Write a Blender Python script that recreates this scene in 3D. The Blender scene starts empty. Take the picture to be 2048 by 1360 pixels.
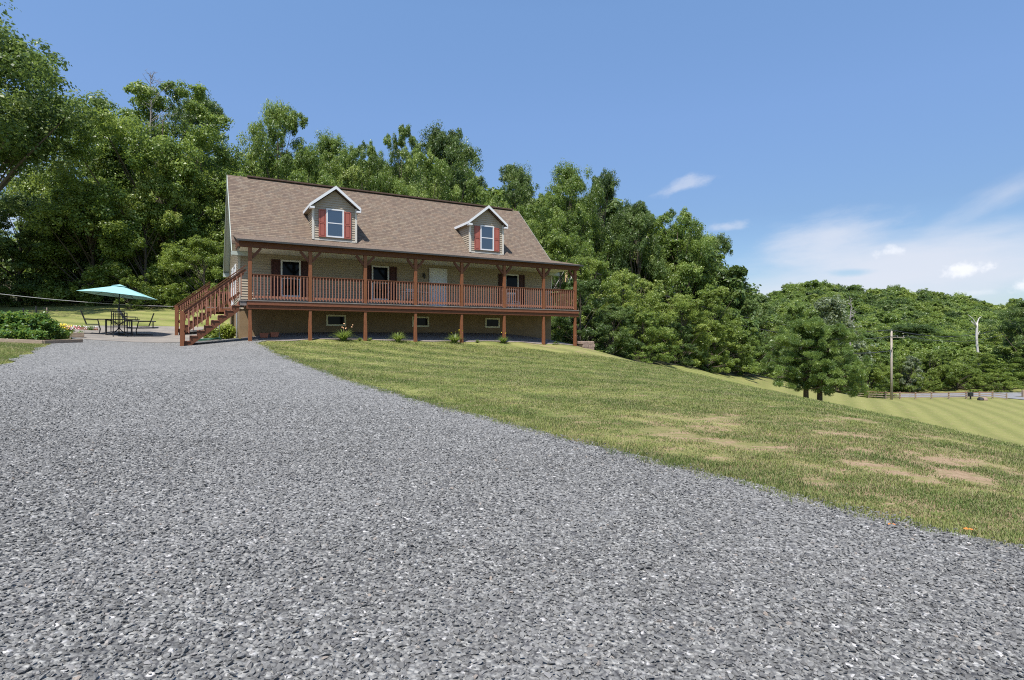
import bpy, bmesh, math, random
import numpy as np
from mathutils import Vector, Matrix

# ------------------------------------------------------------------ camera, world, sun, exposure
scn = bpy.context.scene
EYE = 1.65
F = 1138.0                                   # focal length in photo pixels (photo 2048 wide)
cam = bpy.data.cameras.new('camera'); camo = bpy.data.objects.new('camera', cam)
scn.collection.objects.link(camo); scn.camera = camo
cam.sensor_width = 36.0; cam.lens = 36.0 * F / 2048.0
cam.clip_start = 0.1; cam.clip_end = 3000
camo.location = (0, 0, EYE); camo.rotation_euler = (math.radians(90), 0, 0)

SUN_T = Vector((0.17, 0.48, -1.0)).normalized()       # direction the sunlight travels
ELEV = math.asin(-SUN_T.z); AZ = math.atan2(-SUN_T.x, -SUN_T.y)
sl = bpy.data.lights.new('sun', 'SUN'); sl.energy = 4.6; sl.angle = math.radians(0.5); sl.color = (1.0, 0.955, 0.89)
so = bpy.data.objects.new('sun', sl); scn.collection.objects.link(so)
so.rotation_euler = SUN_T.to_track_quat('-Z', 'Y').to_euler(); so.location = (0, 0, 60)

vs = scn.view_settings
vs.view_transform = 'Standard'; vs.look = 'None'; vs.exposure = 0.6; vs.gamma = 1.0; vs.use_curve_mapping = False
scn.cycles.max_bounces = 6; scn.cycles.diffuse_bounces = 3; scn.cycles.transmission_bounces = 3
scn.cycles.glossy_bounces = 3; scn.cycles.use_denoising = False; scn.cycles.filter_width = 1.1


class NT:
    """small helper to wire shader nodes"""
    def __init__(s, nt): s.nt = nt; s.nt.nodes.clear()
    def n(s, t, **kw):
        nd = s.nt.nodes.new(t)
        for k, v in kw.items():
            if k.startswith('i_'):
                key = k[2:]; key = int(key) if key.isdigit() else key.replace('_', ' ')
                if hasattr(v, 'is_output') or isinstance(v, bpy.types.NodeSocket): s.nt.links.new(v, nd.inputs[key])
                else: nd.inputs[key].default_value = v
            else: setattr(nd, k, v)
        return nd
    def link(s, a, b): s.nt.links.new(a, b)
    def m(s, op, a, b=None, c=None, clamp=False):
        nd = s.nt.nodes.new('ShaderNodeMath'); nd.operation = op; nd.use_clamp = clamp
        for i, v in enumerate((a, b, c)):
            if v is None: continue
            if isinstance(v, bpy.types.NodeSocket): s.nt.links.new(v, nd.inputs[i])
            else: nd.inputs[i].default_value = v
        return nd.outputs[0]
    def mix(s, f, a, b, blend='MIX'):
        nd = s.nt.nodes.new('ShaderNodeMix'); nd.data_type = 'RGBA'; nd.blend_type = blend
        for k, v in ((0, f), (6, a), (7, b)):
            if isinstance(v, bpy.types.NodeSocket): s.nt.links.new(v, nd.inputs[k])
            elif k == 0: nd.inputs[0].default_value = v
            else: nd.inputs[k].default_value = (*v, 1) if len(v) == 3 else v
        return nd.outputs[2]
    def ramp(s, f, stops, interp='LINEAR'):
        nd = s.nt.nodes.new('ShaderNodeValToRGB'); nd.color_ramp.interpolation = interp
        el = nd.color_ramp.elements
        while len(el) < len(stops): el.new(0.5)
        for e, (p, c) in zip(el, stops):
            e.position = p; e.color = (*c, 1) if not isinstance(c, (int, float)) else (c, c, c, 1)
        s.nt.links.new(f, nd.inputs[0]); return nd.outputs[0]
    def noise(s, vec, scale, detail=2.0, rough=0.5, dist=0.0, out=0, dim='3D'):
        nd = s.n('ShaderNodeTexNoise', i_Scale=scale, i_Detail=detail, i_Roughness=rough, i_Distortion=dist)
        nd.noise_dimensions = dim
        if vec is not None: s.link(vec, nd.inputs['Vector'])
        return nd.outputs[out]
    def mapping(s, vec, scale=(1, 1, 1), rot=(0, 0, 0), loc=(0, 0, 0)):
        nd = s.n('ShaderNodeMapping'); s.link(vec, nd.inputs[0])
        nd.inputs[1].default_value = loc; nd.inputs[2].default_value = rot; nd.inputs[3].default_value = scale
        return nd.outputs[0]


world = bpy.data.worlds.new('World'); scn.world = world; world.use_nodes = True
w = NT(world.node_tree)
sky = w.n('ShaderNodeTexSky'); sky.sky_type = 'NISHITA'; sky.sun_disc = False
sky.sun_elevation = ELEV; sky.sun_rotation = AZ % (2 * math.pi); sky.altitude = 200; sky.air_density = 1.0
sky.dust_density = 0.6; sky.ozone_density = 1.6
tc = w.n('ShaderNodeTexCoord'); sep = w.n('ShaderNodeSeparateXYZ'); w.link(tc.outputs['Generated'], sep.inputs[0])
SX, SY, SZ = sep.outputs
az = w.m('ARCTAN2', SX, SY)
el = w.m('ARCSINE', SZ)
comb = w.n('ShaderNodeCombineXYZ'); w.link(az, comb.inputs[0]); w.link(el, comb.inputs[1])
AE = comb.outputs[0]


def pxdir(x, y):
    v = Vector(((x - 1024) / F, 1.0, (680 - y) / F)).normalized()
    return math.atan2(v.x, v.y), math.asin(v.z)


def blob(x, y, wpx, hpx, tilt, soft, nscale, namp, strength, stretch=1.0):
    a0, e0 = pxdir(x, y)
    ra = abs(pxdir(x + wpx, y)[0] - a0); re = abs(pxdir(x, y - hpx)[1] - e0)
    da = w.m('SUBTRACT', az, a0); de = w.m('SUBTRACT', el, e0)
    c, s_ = math.cos(tilt), math.sin(tilt)
    p = w.m('ADD', w.m('MULTIPLY', da, c), w.m('MULTIPLY', de, s_))
    q = w.m('SUBTRACT', w.m('MULTIPLY', de, c), w.m('MULTIPLY', da, s_))
    p2 = w.m('POWER', w.m('ABSOLUTE', w.m('DIVIDE', p, ra)), 2.0); q2 = w.m('POWER', w.m('ABSOLUTE', w.m('DIVIDE', q, re)), 2.0)
    d = w.m('SQRT', w.m('ADD', p2, q2))
    cv = w.n('ShaderNodeCombineXYZ'); w.link(w.m('MULTIPLY', p, stretch), cv.inputs[0]); w.link(q, cv.inputs[1])
    cv.inputs[2].default_value = x * 0.013
    nz = w.noise(cv.outputs[0], nscale, 7.0, 0.62)
    v = w.m('ADD', w.m('SUBTRACT', 1.0, d), w.m('MULTIPLY', w.m('SUBTRACT', nz, 0.5), namp * 2.3))
    v = w.m('DIVIDE', v, soft, clamp=True)
    v = w.m('MULTIPLY', v, w.m('MULTIPLY', v, w.m('SUBTRACT', 3.0, w.m('MULTIPLY', v, 2.0))))
    return w.m('MULTIPLY', v, strength)


cirr = None
for args in [
    (1368, 372, 76, 18, 0.24, 0.9, 24, 1.2, 0.50, 0.5),
    (1450, 452, 70, 15, 0.02, 0.9, 22, 1.2, 0.50, 0.5),
    (1660, 470, 240, 62, 0.12, 1.0, 9, 1.2, 0.72, 0.33),
    (1800, 545, 470, 95, 0.03, 0.9, 7, 0.8, 0.88, 0.28),
    (2020, 385, 240, 34, 0.42, 1.2, 10, 1.2, 0.42, 0.35),
    (2130, 490, 380, 80, 0.15, 1.0, 8, 1.1, 0.55, 0.30),
    (1650, 600, 700, 75, 0.0, 0.9, 6, 0.5, 0.75, 0.3),
    (60, 345, 130, 40, 0.3, 1.0, 9, 1.6, 0.34, 0.4),
    (20, 430, 140, 60, 0.1, 1.0, 8, 1.6, 0.38, 0.4),
]:
    b_ = blob(*args)
    cirr = b_ if cirr is None else w.m('SUBTRACT', w.m('ADD', cirr, b_), w.m('MULTIPLY', cirr, b_))
gap = blob(1700, 545, 70, 12, -0.04, 0.8, 14, 0.9, 0.75, 0.5)
cirr = w.m('MULTIPLY', cirr, w.m('SUBTRACT', 1.0, gap))
cum = None
for args in [(1778, 502, 48, 13, 0.0, 1.0, 60, 1.1, 0.6), (1928, 538, 58, 18, 0.06, 0.8, 50, 1.0, 0.95), (2054, 572, 44, 24, 0.1, 0.9, 50, 1.0, 0.8),
             (1950, 585, 60, 8, 0.0, 1.0, 40, 1.0, 0.3)]:
    b_ = blob(*args)
    cum = b_ if cum is None else w.m('MAXIMUM', cum, b_)
skyc = w.n('ShaderNodeHueSaturation', i_Saturation=1.0, i_Value=1.0, i_Hue=0.5); w.link(sky.outputs[0], skyc.inputs['Color'])
hor = w.m('POWER', w.m('SUBTRACT', 1.0, w.m('MAXIMUM', SZ, 0.0)), 7.0)
gain = w.n('ShaderNodeMix'); gain.data_type = 'RGBA'; gain.blend_type = 'MULTIPLY'; gain.inputs[0].default_value = 1.0
w.link(skyc.outputs[0], gain.inputs[6]); gain.inputs[7].default_value = (1.10, 1.38, 1.66, 1)
SKYGAIN = gain
rmp = w.ramp(w.m('MAXIMUM', SZ, 0.0), [(.02, (.56, .50, .46)), (.2, (.62, .55, .52)), (.35, (.86, .75, .70)), (.5, (1.0, .90, .81))])
skyf = w.mix(1.0, gain.outputs[2], rmp, 'MULTIPLY')
c1 = w.mix(cirr, skyf, (4.85, 5.1, 5.75))
c2 = w.mix(cum, c1, (6.2, 6.35, 6.7))
bg = w.n('ShaderNodeBackground', i_Strength=0.105); w.link(c2, bg.inputs[0])
wo = w.n('ShaderNodeOutputWorld'); w.link(bg.outputs[0], wo.inputs[0])

# ------------------------------------------------------------------ terrain
def P(x, y, Y): return ((x - 1024) / F * Y, Y, EYE + (680 - y) / F * Y)

CT, ST = 0.876, 0.482                      # house axes
HX, HY = -10.48, 22.76
def house(u, v): return (HX + CT * u - ST * v, HY + ST * u + CT * v)

CP = [(0, 0, 0), (0, 4, .12), (-4, 4, .30), (4, 0, -.18), (-8, 0, .35), (8, 0, -.5), (0, -8, -.3), (-8, -10, 0), (9, -8, -.8),
      P(700, 762, 13.5), P(1000, 845, 9.0), P(1400, 948, 6.4), P(2048, 1102, 4.45), P(0, 733, 13.3), P(103, 686, 20.9),
      P(300, 800, 9.5), P(505, 684, 22.6), (-18.6, 27, 1.86), P(147, 660, 27.5), P(250, 658, 30), P(369, 693, 21.67), P(300, 690, 22.5),
      P(0, 608, 46), P(200, 606, 46), P(360, 612, 46), P(60, 640, 34), P(330, 630, 37), (-60, 46, 6), (-60, 20, 3), (-30, 5, 1.4), (-40, -20, 1),
      P(1340, 752, 33), P(1560, 797, 28), P(1600, 808, 25), P(1720, 831, 19), P(1880, 863, 14), P(2048, 897, 10.5),
      (15.9, 26, -2.35), (18, 24, -3.0), (18, 20, -3.0), (15, 12, -2.4), (14, 5, -1.7), (30, 10, -5.5), (30, -20, -5),
      P(1625, 813, 52), P(1720, 835, 36), P(1880, 862, 46), P(2048, 897, 38), P(1800, 830, 60), P(1740, 796, 100), P(1990, 797, 100), P(2048, 820, 80),
      P(1200, 713, 37), P(1300, 729, 45), P(1400, 740, 55), P(1500, 752, 66), P(1570, 763, 78), P(1480, 765, 45), P(1560, 785, 50),
      (62, 112, -8.7), (90, 112, -8.6), (110, 90, -9), (90, 50, -9), (60, 20, -9),
      (40, 100, -5.5), (20, 80, 0), (55, 140, -5), (120, 150, -5), (80, 220, 4), (160, 260, 6), (10, 140, 6), (-40, 120, 13), (-100, 120, 16), (-20, 70, 7), (5, 55, 2.2),
      (300, 300, 10), (-300, 300, 25), (0, 400, 20), (300, 700, 10), (-300, 700, 25), (500, 0, -12), (-400, 0, 12), (0, -150, -5), (400, -150, -14), (-400, -150, 5)]
for i, zz in ((0.6, 1.58), (1, 1.64), (2, 1.62), (3, 1.57), (4, 1.53), (5, 1.53), (6, 1.41), (6.86, 1.34)):
    X_, Y_ = house(i * 2.303, 0); CP.append((X_, Y_, zz))
for uu, vv, zz in ((1, 2.3, 1.9), (5, 2.3, 2.0), (9, 2.3, 2.0), (13, 2.3, 1.95), (15.8, 2.3, 1.62), (0, 7, 1.95), (-2.6, 8.8, 1.97), (8, 11.5, 2.6), (15.8, 8, 1.9), (-.3, 3, 1.72), (3, 13, 3.2), (12, 14, 2.9)):
    X_, Y_ = house(uu, vv); CP.append((X_, Y_, zz))
CP = np.array(CP, float)
SC = 30.0
_xy = CP[:, :2] / SC
def _U(r2): return np.where(r2 > 0, 0.5 * r2 * np.log(np.maximum(r2, 1e-12)), 0)
n_ = len(CP)
_d2 = ((_xy[:, None] - _xy[None]) ** 2).sum(-1)
K = _U(_d2) + np.eye(n_) * 2e-4
Pm = np.hstack([np.ones((n_, 1)), _xy])
A = np.zeros((n_ + 3, n_ + 3)); A[:n_, :n_] = K; A[:n_, n_:] = Pm; A[n_:, :n_] = Pm.T
sol = np.linalg.solve(A, np.concatenate([CP[:, 2], np.zeros(3)]))
def T(X, Y):
    X = np.atleast_1d(np.asarray(X, float)); Y = np.atleast_1d(np.asarray(Y, float)); sh = X.shape
    q = np.stack([X.ravel(), Y.ravel()], 1) / SC; out = np.empty(len(q))
    for i in range(0, len(q), 20000):
        qq = q[i:i + 20000]; r2 = ((qq[:, None] - _xy[None]) ** 2).sum(-1)
        out[i:i + 20000] = _U(r2) @ sol[:n_] + sol[n_] + qq @ sol[n_ + 1:]
    return out.reshape(sh)
def t1(X, Y): return float(T([X], [Y])[0])

def cast(x, y, y0=2.0, y1=400.0):
    """where the photo's ray through (x, y) meets the ground"""
    Y = np.concatenate([np.arange(y0, 60, .05), np.arange(60, y1, .5)])
    X = (x - 1024) / F * Y; z = EYE + (680 - y) / F * Y
    d = z - T(X, Y); k = np.where(d < 0)[0]
    k = k[0] if len(k) else len(Y) - 1
    return X[k], Y[k]

C = scn.collection
def mesh_obj(name, V, Fc, mats, parent=None, smooth=False, midx=None):
    me = bpy.data.meshes.new(name); me.from_pydata([tuple(v) for v in V], [], Fc)
    for m_ in (mats if isinstance(mats, (list, tuple)) else [mats]): me.materials.append(m_)
    if midx is not None: me.polygons.foreach_set('material_index', np.array(midx, np.int32))
    if smooth: me.polygons.foreach_set('use_smooth', np.ones(len(me.polygons), bool))
    me.update(); o = bpy.data.objects.new(name, me); C.objects.link(o)
    if parent: o.parent = parent
    return o
def np_mesh(name, V, quads, mat, tint=None):
    me = bpy.data.meshes.new(name); k = quads.shape[1]
    me.vertices.add(len(V)); me.vertices.foreach_set('co', V.astype(np.float32).ravel())
    me.loops.add(quads.size); me.loops.foreach_set('vertex_index', quads.astype(np.int32).ravel())
    me.polygons.add(len(quads)); me.polygons.foreach_set('loop_start', np.arange(0, quads.size, k, dtype=np.int32))
    me.polygons.foreach_set('loop_total', np.full(len(quads), k, np.int32))
    me.update(calc_edges=True)
    if tint is not None:
        at = me.attributes.new('tint', 'FLOAT', 'FACE'); at.data.foreach_set('value', tint.astype(np.float32))
    me.materials.append(mat); return me
def empty(name, loc, rz=0.0):
    o = bpy.data.objects.new(name, None); o.location = loc; o.rotation_euler = (0, 0, rz); o.empty_display_size = .3
    C.objects.link(o); return o
def tag(o, label, cat, group=None, kind=None):
    if label: o['label'] = label
    if cat: o['category'] = cat
    if group: o['group'] = group
    if kind: o['kind'] = kind
    return o
def structure(o, label=None):
    o['kind'] = 'structure'
    if label: o['label'] = label
    return o
def copy_tree(o, parent=None):
    c = o.copy(); C.objects.link(c); c.parent = parent
    for ch in list(o.children): copy_tree(ch, c)
    return c


class MB:
    def __init__(s): s.V = []; s.F = []; s.M = []; s.mi = 0
    def add(s, V, Fc):
        b = len(s.V); s.V += [tuple(v) for v in V]
        for f in Fc: s.F.append([b + i for i in f]); s.M.append(s.mi)
    def box(s, x0, x1, y0, y1, z0, z1):
        V = [(x0, y0, z0), (x1, y0, z0), (x1, y1, z0), (x0, y1, z0), (x0, y0, z1), (x1, y0, z1), (x1, y1, z1), (x0, y1, z1)]
        s.add(V, [(0, 3, 2, 1), (4, 5, 6, 7), (0, 1, 5, 4), (1, 2, 6, 5), (2, 3, 7, 6), (3, 0, 4, 7)])
    def bar(s, p, q, wd, ht, up=(0, 0, 1)):
        p = Vector(p); q = Vector(q); d = (q - p).normalized(); up = Vector(up)
        if abs(d.dot(up)) > .98: up = Vector((1, 0, 0))
        a = d.cross(up).normalized() * wd / 2; b = a.cross(d).normalized() * ht / 2
        V = [p - a - b, p + a - b, p + a + b, p - a + b, q - a - b, q + a - b, q + a + b, q - a + b]
        s.add(V, [(0, 1, 2, 3), (7, 6, 5, 4), (0, 4, 5, 1), (1, 5, 6, 2), (2, 6, 7, 3), (3, 7, 4, 0)])
    def tube(s, pts, rad, n=8, cap=True):
        pts = [Vector(p) for p in pts]
        if not hasattr(rad, '__len__'): rad = [rad] * len(pts)
        V = []; ref = None
        for i, p in enumerate(pts):
            d = (pts[min(i + 1, len(pts) - 1)] - pts[max(i - 1, 0)]).normalized()
            if ref is None: ref = d.orthogonal().normalized()
            a = (ref - d * ref.dot(d)).normalized(); ref = a; b = d.cross(a)
            for k in range(n):
                t = 2 * math.pi * k / n; V.append(p + (a * math.cos(t) + b * math.sin(t)) * rad[i])
        Fc = [(i * n + k, i * n + (k + 1) % n, (i + 1) * n + (k + 1) % n, (i + 1) * n + k) for i in range(len(pts) - 1) for k in range(n)]
        if cap: Fc += [tuple(reversed(range(n))), tuple(range((len(pts) - 1) * n, len(pts) * n))]
        s.add(V, Fc)
    def poly(s, pts, thick):
        """closed plate: polygon extruded by vector thick"""
        n = len(pts); t = Vector(thick); V = [Vector(p) for p in pts]; V2 = [v + t for v in V]
        s.add(V + V2, [tuple(range(n)), tuple(reversed(range(n, 2 * n)))] + [(i, i + n, (i + 1) % n + n, (i + 1) % n) for i in range(n)])
    def pieces(s):
        par = list(range(len(s.V)))
        def f(i):
            while par[i] != i: par[i] = par[par[i]]; i = par[i]
            return i
        for fc in s.F:
            for i in fc[1:]: par[f(i)] = f(fc[0])
        gr = {}
        for k, fc in enumerate(s.F): gr.setdefault(f(fc[0]), []).append(k)
        for ks in gr.values():
            q = MB(); mp = {}
            for k in ks:
                q.F.append([mp.setdefault(i, len(mp)) for i in s.F[k]]); q.M.append(s.M[k])
            q.V = [s.V[i] for i in mp]; yield q
    def build_each(s, name, mats, parent=None, smooth=False, bevel=0.0):
        return [q.build(name, mats, parent, smooth, bevel) for q in s.pieces()]
    def build(s, name, mats, parent=None, smooth=False, bevel=0.0):
        o = mesh_obj(name, s.V, s.F, mats, parent, smooth, s.M)
        bm = bmesh.new(); bm.from_mesh(o.data); bmesh.ops.recalc_face_normals(bm, faces=bm.faces); bm.to_mesh(o.data); bm.free()
        if bevel:
            b = o.modifiers.new('bevel', 'BEVEL'); b.width = bevel; b.segments = 1; b.limit_method = 'ANGLE'
        return o

# ------------------------------------------------------------------ materials
def new_mat(name):
    m = bpy.data.materials.new(name); m.use_nodes = True; return m, NT(m.node_tree)
def finish(t, col, rough=.7, bump=None, bdist=.01, bstr=.6, spec=.3, metal=0.0, ior=None):
    b = t.n('ShaderNodeBsdfPrincipled'); out = t.n('ShaderNodeOutputMaterial')
    for k, v in (('Base Color', col), ('Roughness', rough)):
        if isinstance(v, bpy.types.NodeSocket): t.link(v, b.inputs[k])
        else: b.inputs[k].default_value = (*v, 1) if k == 'Base Color' else v
    b.inputs['Specular IOR Level'].default_value = spec; b.inputs['Metallic'].default_value = metal
    if ior: b.inputs['IOR'].default_value = ior
    if bump is not None:
        bn = t.n('ShaderNodeBump', i_Strength=bstr, i_Distance=bdist); t.link(bump, bn.inputs['Height']); t.link(bn.outputs[0], b.inputs['Normal'])
    t.link(b.outputs[0], out.inputs[0]); return b
def simple(name, col, rough=.6, var=.12, scale=6.0, spec=.3, metal=0.0, streak=(1, 1, 1), bstr=.25):
    m, t = new_mat(name); tc = t.n('ShaderNodeTexCoord'); v = t.mapping(tc.outputs['Object'], streak)
    nz = t.noise(v, scale, 6, .65)
    lo = tuple(c * (1 - var * 1.6) for c in col); hi = tuple(min(1, c * (1 + var * 1.4)) for c in col)
    finish(t, t.ramp(nz, [(.25, lo), (.75, hi)]), rough, nz, .004, bstr, spec, metal); return m

def wood_mat(name, base, dark, streak):
    m, t = new_mat(name); tc = t.n('ShaderNodeTexCoord'); v = t.mapping(tc.outputs['Object'], streak)
    n1 = t.noise(v, 14, 8, .7, .6); n2 = t.noise(tc.outputs['Object'], 1.7, 3, .6); n3 = t.noise(tc.outputs['Object'], 9, 2, .5)
    c = t.ramp(n1, [(.3, dark), (.62, base), (.8, tuple(min(1, b * 1.45) for b in base))])
    c = t.mix(t.m('MULTIPLY', n2, .35), c, tuple(b * .55 for b in base))
    c = t.mix(t.ramp(n3, [(.70, 0.0), (.78, .55)]), c, tuple(min(1, b * 2.1 + .05) for b in base))
    finish(t, c, .62, n1, .004, .5, .35); return m
WOOD = wood_mat('red_brown_stained_wood_upright', (.250, .092, .036), (.10, .034, .014), (6, 6, .6))
WOODH = wood_mat('red_brown_stained_wood_long', (.150, .052, .020), (.055, .018, .008), (.5, 6, 6))
WOODR = wood_mat('red_stained_rail_wood', (.36, .165, .105), (.19, .075, .045), (1, 6, 6))
WOODT = wood_mat('red_stained_rim_board', (.24, .086, .042), (.10, .034, .016), (.5, 6, 6))
DECKB = simple('weathered_grey_deck_boards', (.20, .175, .16), .8, .25, 3, streak=(1, 8, 1))
TRIM = simple('white_trim', (.66, .67, .68), .45, .04, 3)
CREAM = simple('cream_soffit_panel', (.80, .77, .64), .6, .05, 3)
TRIMG = simple('pale_sage_rake_trim', (.40, .44, .40), .5, .05, 3)
SIDING = simple('tan_vinyl_siding', (.37, .312, .235), .55, .06, 2, streak=(.3, 1, 4))
SHUT = simple('brick_red_shutter', (.34, .105, .078), .5, .08, 5)
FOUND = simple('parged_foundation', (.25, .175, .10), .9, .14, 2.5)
FRAMEB = simple('olive_cream_basement_window_frame', (.72, .69, .50), .6, .06, 4)
DARKM = simple('black_wrought_metal', (.018, .018, .02), .45, .2, 20, spec=.5)
GREYM = simple('galvanised_grey_metal', (.42, .44, .46), .4, .1, 8, metal=.6)
TERRA = simple('terracotta_planter', (.36, .13, .075), .85, .15, 6)
POLEW = simple('pale_yellow_pole_wood', (.40, .29, .15), .85, .2, 5, streak=(5, 5, .5))
POLEG = simple('weathered_grey_pole_wood', (.36, .31, .26), .85, .25, 5, streak=(5, 5, .5))
BARK = simple('grey_brown_bark', (.10, .08, .06), .95, .35, 9, streak=(4, 4, .7), bstr=.8)
SNAG = simple('bleached_dead_wood', (.50, .47, .43), .9, .3, 7, streak=(4, 4, .6))
DEADG = simple('grey_dead_twigs', (.26, .235, .225), .9, .25, 7)
TIMBER = simple('weathered_garden_timber', (.30, .23, .17), .9, .3, 6, streak=(1, 6, 6))
BLOCK = simple('brown_retaining_block', (.30, .215, .175), .95, .25, 12)
PLAST = simple('white_plastic', (.72, .73, .74), .4, .04, 3)
AQUA = simple('aqua_canvas', (.27, .50, .49), .75, .05, 5)
SLING = simple('dark_grey_sling_fabric', (.07, .075, .085), .8, .15, 30)
GREENH = simple('dark_green_hose', (.02, .10, .06), .4, .15, 10)
RAILR = simple('reddish_fence_rail', (.24, .13, .09), .9, .25, 8)
WIRE = simple('pale_cable', (.55, .54, .52), .5, .05, 3)
WIRED = simple('dark_power_cable', (.05, .05, .055), .5, .05, 3)
SOIL = simple('brown_garden_soil', (.22, .13, .08), 1.0, .3, 14)

def glass_mat():
    m, t = new_mat('window_glass'); finish(t, (.012, .018, .026), .04, spec=.9, ior=1.95); return m
GLASS = glass_mat()
def darkglass():
    m, t = new_mat('shaded_window_glass'); finish(t, (.005, .006, .007), .08, spec=.3, ior=1.3); return m
GLASSD = darkglass()

def shingle(name, kx, ky, kz, axis='u'):
    m, t = new_mat(name); tc = t.n('ShaderNodeTexCoord'); s_ = t.n('ShaderNodeSeparateXYZ'); t.link(tc.outputs['Object'], s_.inputs[0])
    a = s_.outputs[0] if axis == 'u' else s_.outputs[1]
    cv = t.n('ShaderNodeCombineXYZ'); t.link(t.m('MULTIPLY', a, 1.0), cv.inputs[0]); t.link(t.m('MULTIPLY', s_.outputs[2], kz), cv.inputs[1])
    def brick(w_, off, c1, c2):
        br = t.n('ShaderNodeTexBrick', i_Scale=1.0, i_Mortar_Size=.010, i_Brick_Width=w_, i_Row_Height=.145, i_Bias=0.0)
        br.inputs['Mortar Smooth'].default_value = .3; br.offset = off; br.inputs['Color1'].default_value = (*c1, 1); br.inputs['Color2'].default_value = (*c2, 1)
        br.inputs['Mortar'].default_value = (0, 0, 0, 1); t.link(cv.outputs[0], br.inputs['Vector']); return br
    b1 = brick(.22, .43, (0, 0, 0), (1, 1, 1)); b2 = brick(.13, .37, (0, 0, 0), (1, 1, 1))
    col = t.ramp(b1.outputs[0], [(0, (.110, .082, .062)), (.25, (.150, .110, .080)), (.55, (.215, .148, .098)), (.8, (.205, .168, .115)), (1, (.130, .112, .094))])
    col = t.mix(.5, col, t.ramp(b2.outputs[0], [(0, (.105, .082, .063)), (.5, (.185, .143, .104)), (1, (.26, .212, .158))]))
    gr = t.noise(tc.outputs['Object'], 90, 3, .7); col = t.mix(t.m('MULTIPLY', gr, .35), col, (.07, .052, .045))
    mot = t.noise(tc.outputs['Object'], .7, 3, .6); col = t.mix(t.m('MULTIPLY', mot, .25), col, (.21, .15, .125))
    row = t.m('FRACT', t.m('DIVIDE', t.m('MULTIPLY', s_.outputs[2], kz), .145))
    edge = t.m('LESS_THAN', row, .14)
    col = t.mix(t.m('MULTIPLY', edge, .7), col, (.035, .024, .02))
    finish(t, col, .95, t.m('SUBTRACT', 1.0, row), .012, .7, .12); return m
SHING = shingle('brown_blend_shingles', 1, 1, 1.46)
SHINGP = shingle('brown_blend_shingles_low_slope', 1, 1, 4.9)
SHINGD = shingle('brown_blend_shingles_dormer', 1, 1, 1.62, 'v')
RIDGE = simple('dark_ridge_cap', (.10, .065, .05), .95, .2, 10)
DRIP = simple('dark_drip_edge', (.05, .05, .05), .6, .1, 8)

def leaf_mat(name, stops, trans=.46, rough=.42, sp=.5, tm=.5):
    m, t = new_mat(name); at = t.n('ShaderNodeAttribute', attribute_name='tint'); oi = t.n('ShaderNodeObjectInfo')
    f = t.m('ADD', at.outputs['Fac'], t.m('MULTIPLY', t.m('SUBTRACT', oi.outputs['Random'], .5), .40))
    col = t.ramp(f, stops)
    b = t.n('ShaderNodeBsdfPrincipled', i_Roughness=rough); t.link(col, b.inputs['Base Color']); b.inputs['Specular IOR Level'].default_value = sp
    tr = t.n('ShaderNodeBsdfTranslucent'); t.link(t.mix(tm, col, (.38, .47, .07)), tr.inputs[0])
    mx = t.n('ShaderNodeMixShader', i_0=trans); t.link(b.outputs[0], mx.inputs[1]); t.link(tr.outputs[0], mx.inputs[2])
    o = t.n('ShaderNodeOutputMaterial'); t.link(mx.outputs[0], o.inputs[0]); return m
LEAF = leaf_mat('broadleaf_foliage', [(0, (0.076, 0.125, 0.027)), (.35, (0.134, 0.209, 0.041)), (.65, (0.211, 0.298, 0.062)), (1, (0.350, 0.418, 0.120))], tm=.42)
LEAFD = leaf_mat('dark_oak_foliage', [(0, (0.055, 0.095, 0.028)), (.4, (0.102, 0.165, 0.041)), (.75, (0.162, 0.233, 0.064)), (1, (0.289, 0.349, 0.127))], tm=.18)
LEAFY = leaf_mat('yellow_green_foliage', [(0, (0.100, 0.149, 0.029)), (.4, (0.173, 0.241, 0.046)), (.75, (0.256, 0.327, 0.068)), (1, (0.378, 0.424, 0.126))])
LEAFP = leaf_mat('pale_silver_foliage', [(0, (.07, .10, .055)), (.4, (.19, .23, .14)), (.75, (.32, .36, .24)), (1, (.48, .50, .38))])
NEEDLE = leaf_mat('pine_needles', [(0, (0.061, 0.111, 0.028)), (.4, (0.144, 0.221, 0.055)), (.75, (0.228, 0.317, 0.076)), (1, (0.380, 0.443, 0.152))], .3, tm=.5)
GARDEN = leaf_mat('garden_leaves', [(0, (0.045, 0.112, 0.027)), (.5, (0.098, 0.210, 0.045)), (1, (0.195, 0.330, 0.075))])
HOSTA = leaf_mat('yellow_green_hosta', [(0, (.10, .15, .02)), (.5, (.22, .28, .04)), (1, (.36, .38, .09))])

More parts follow.
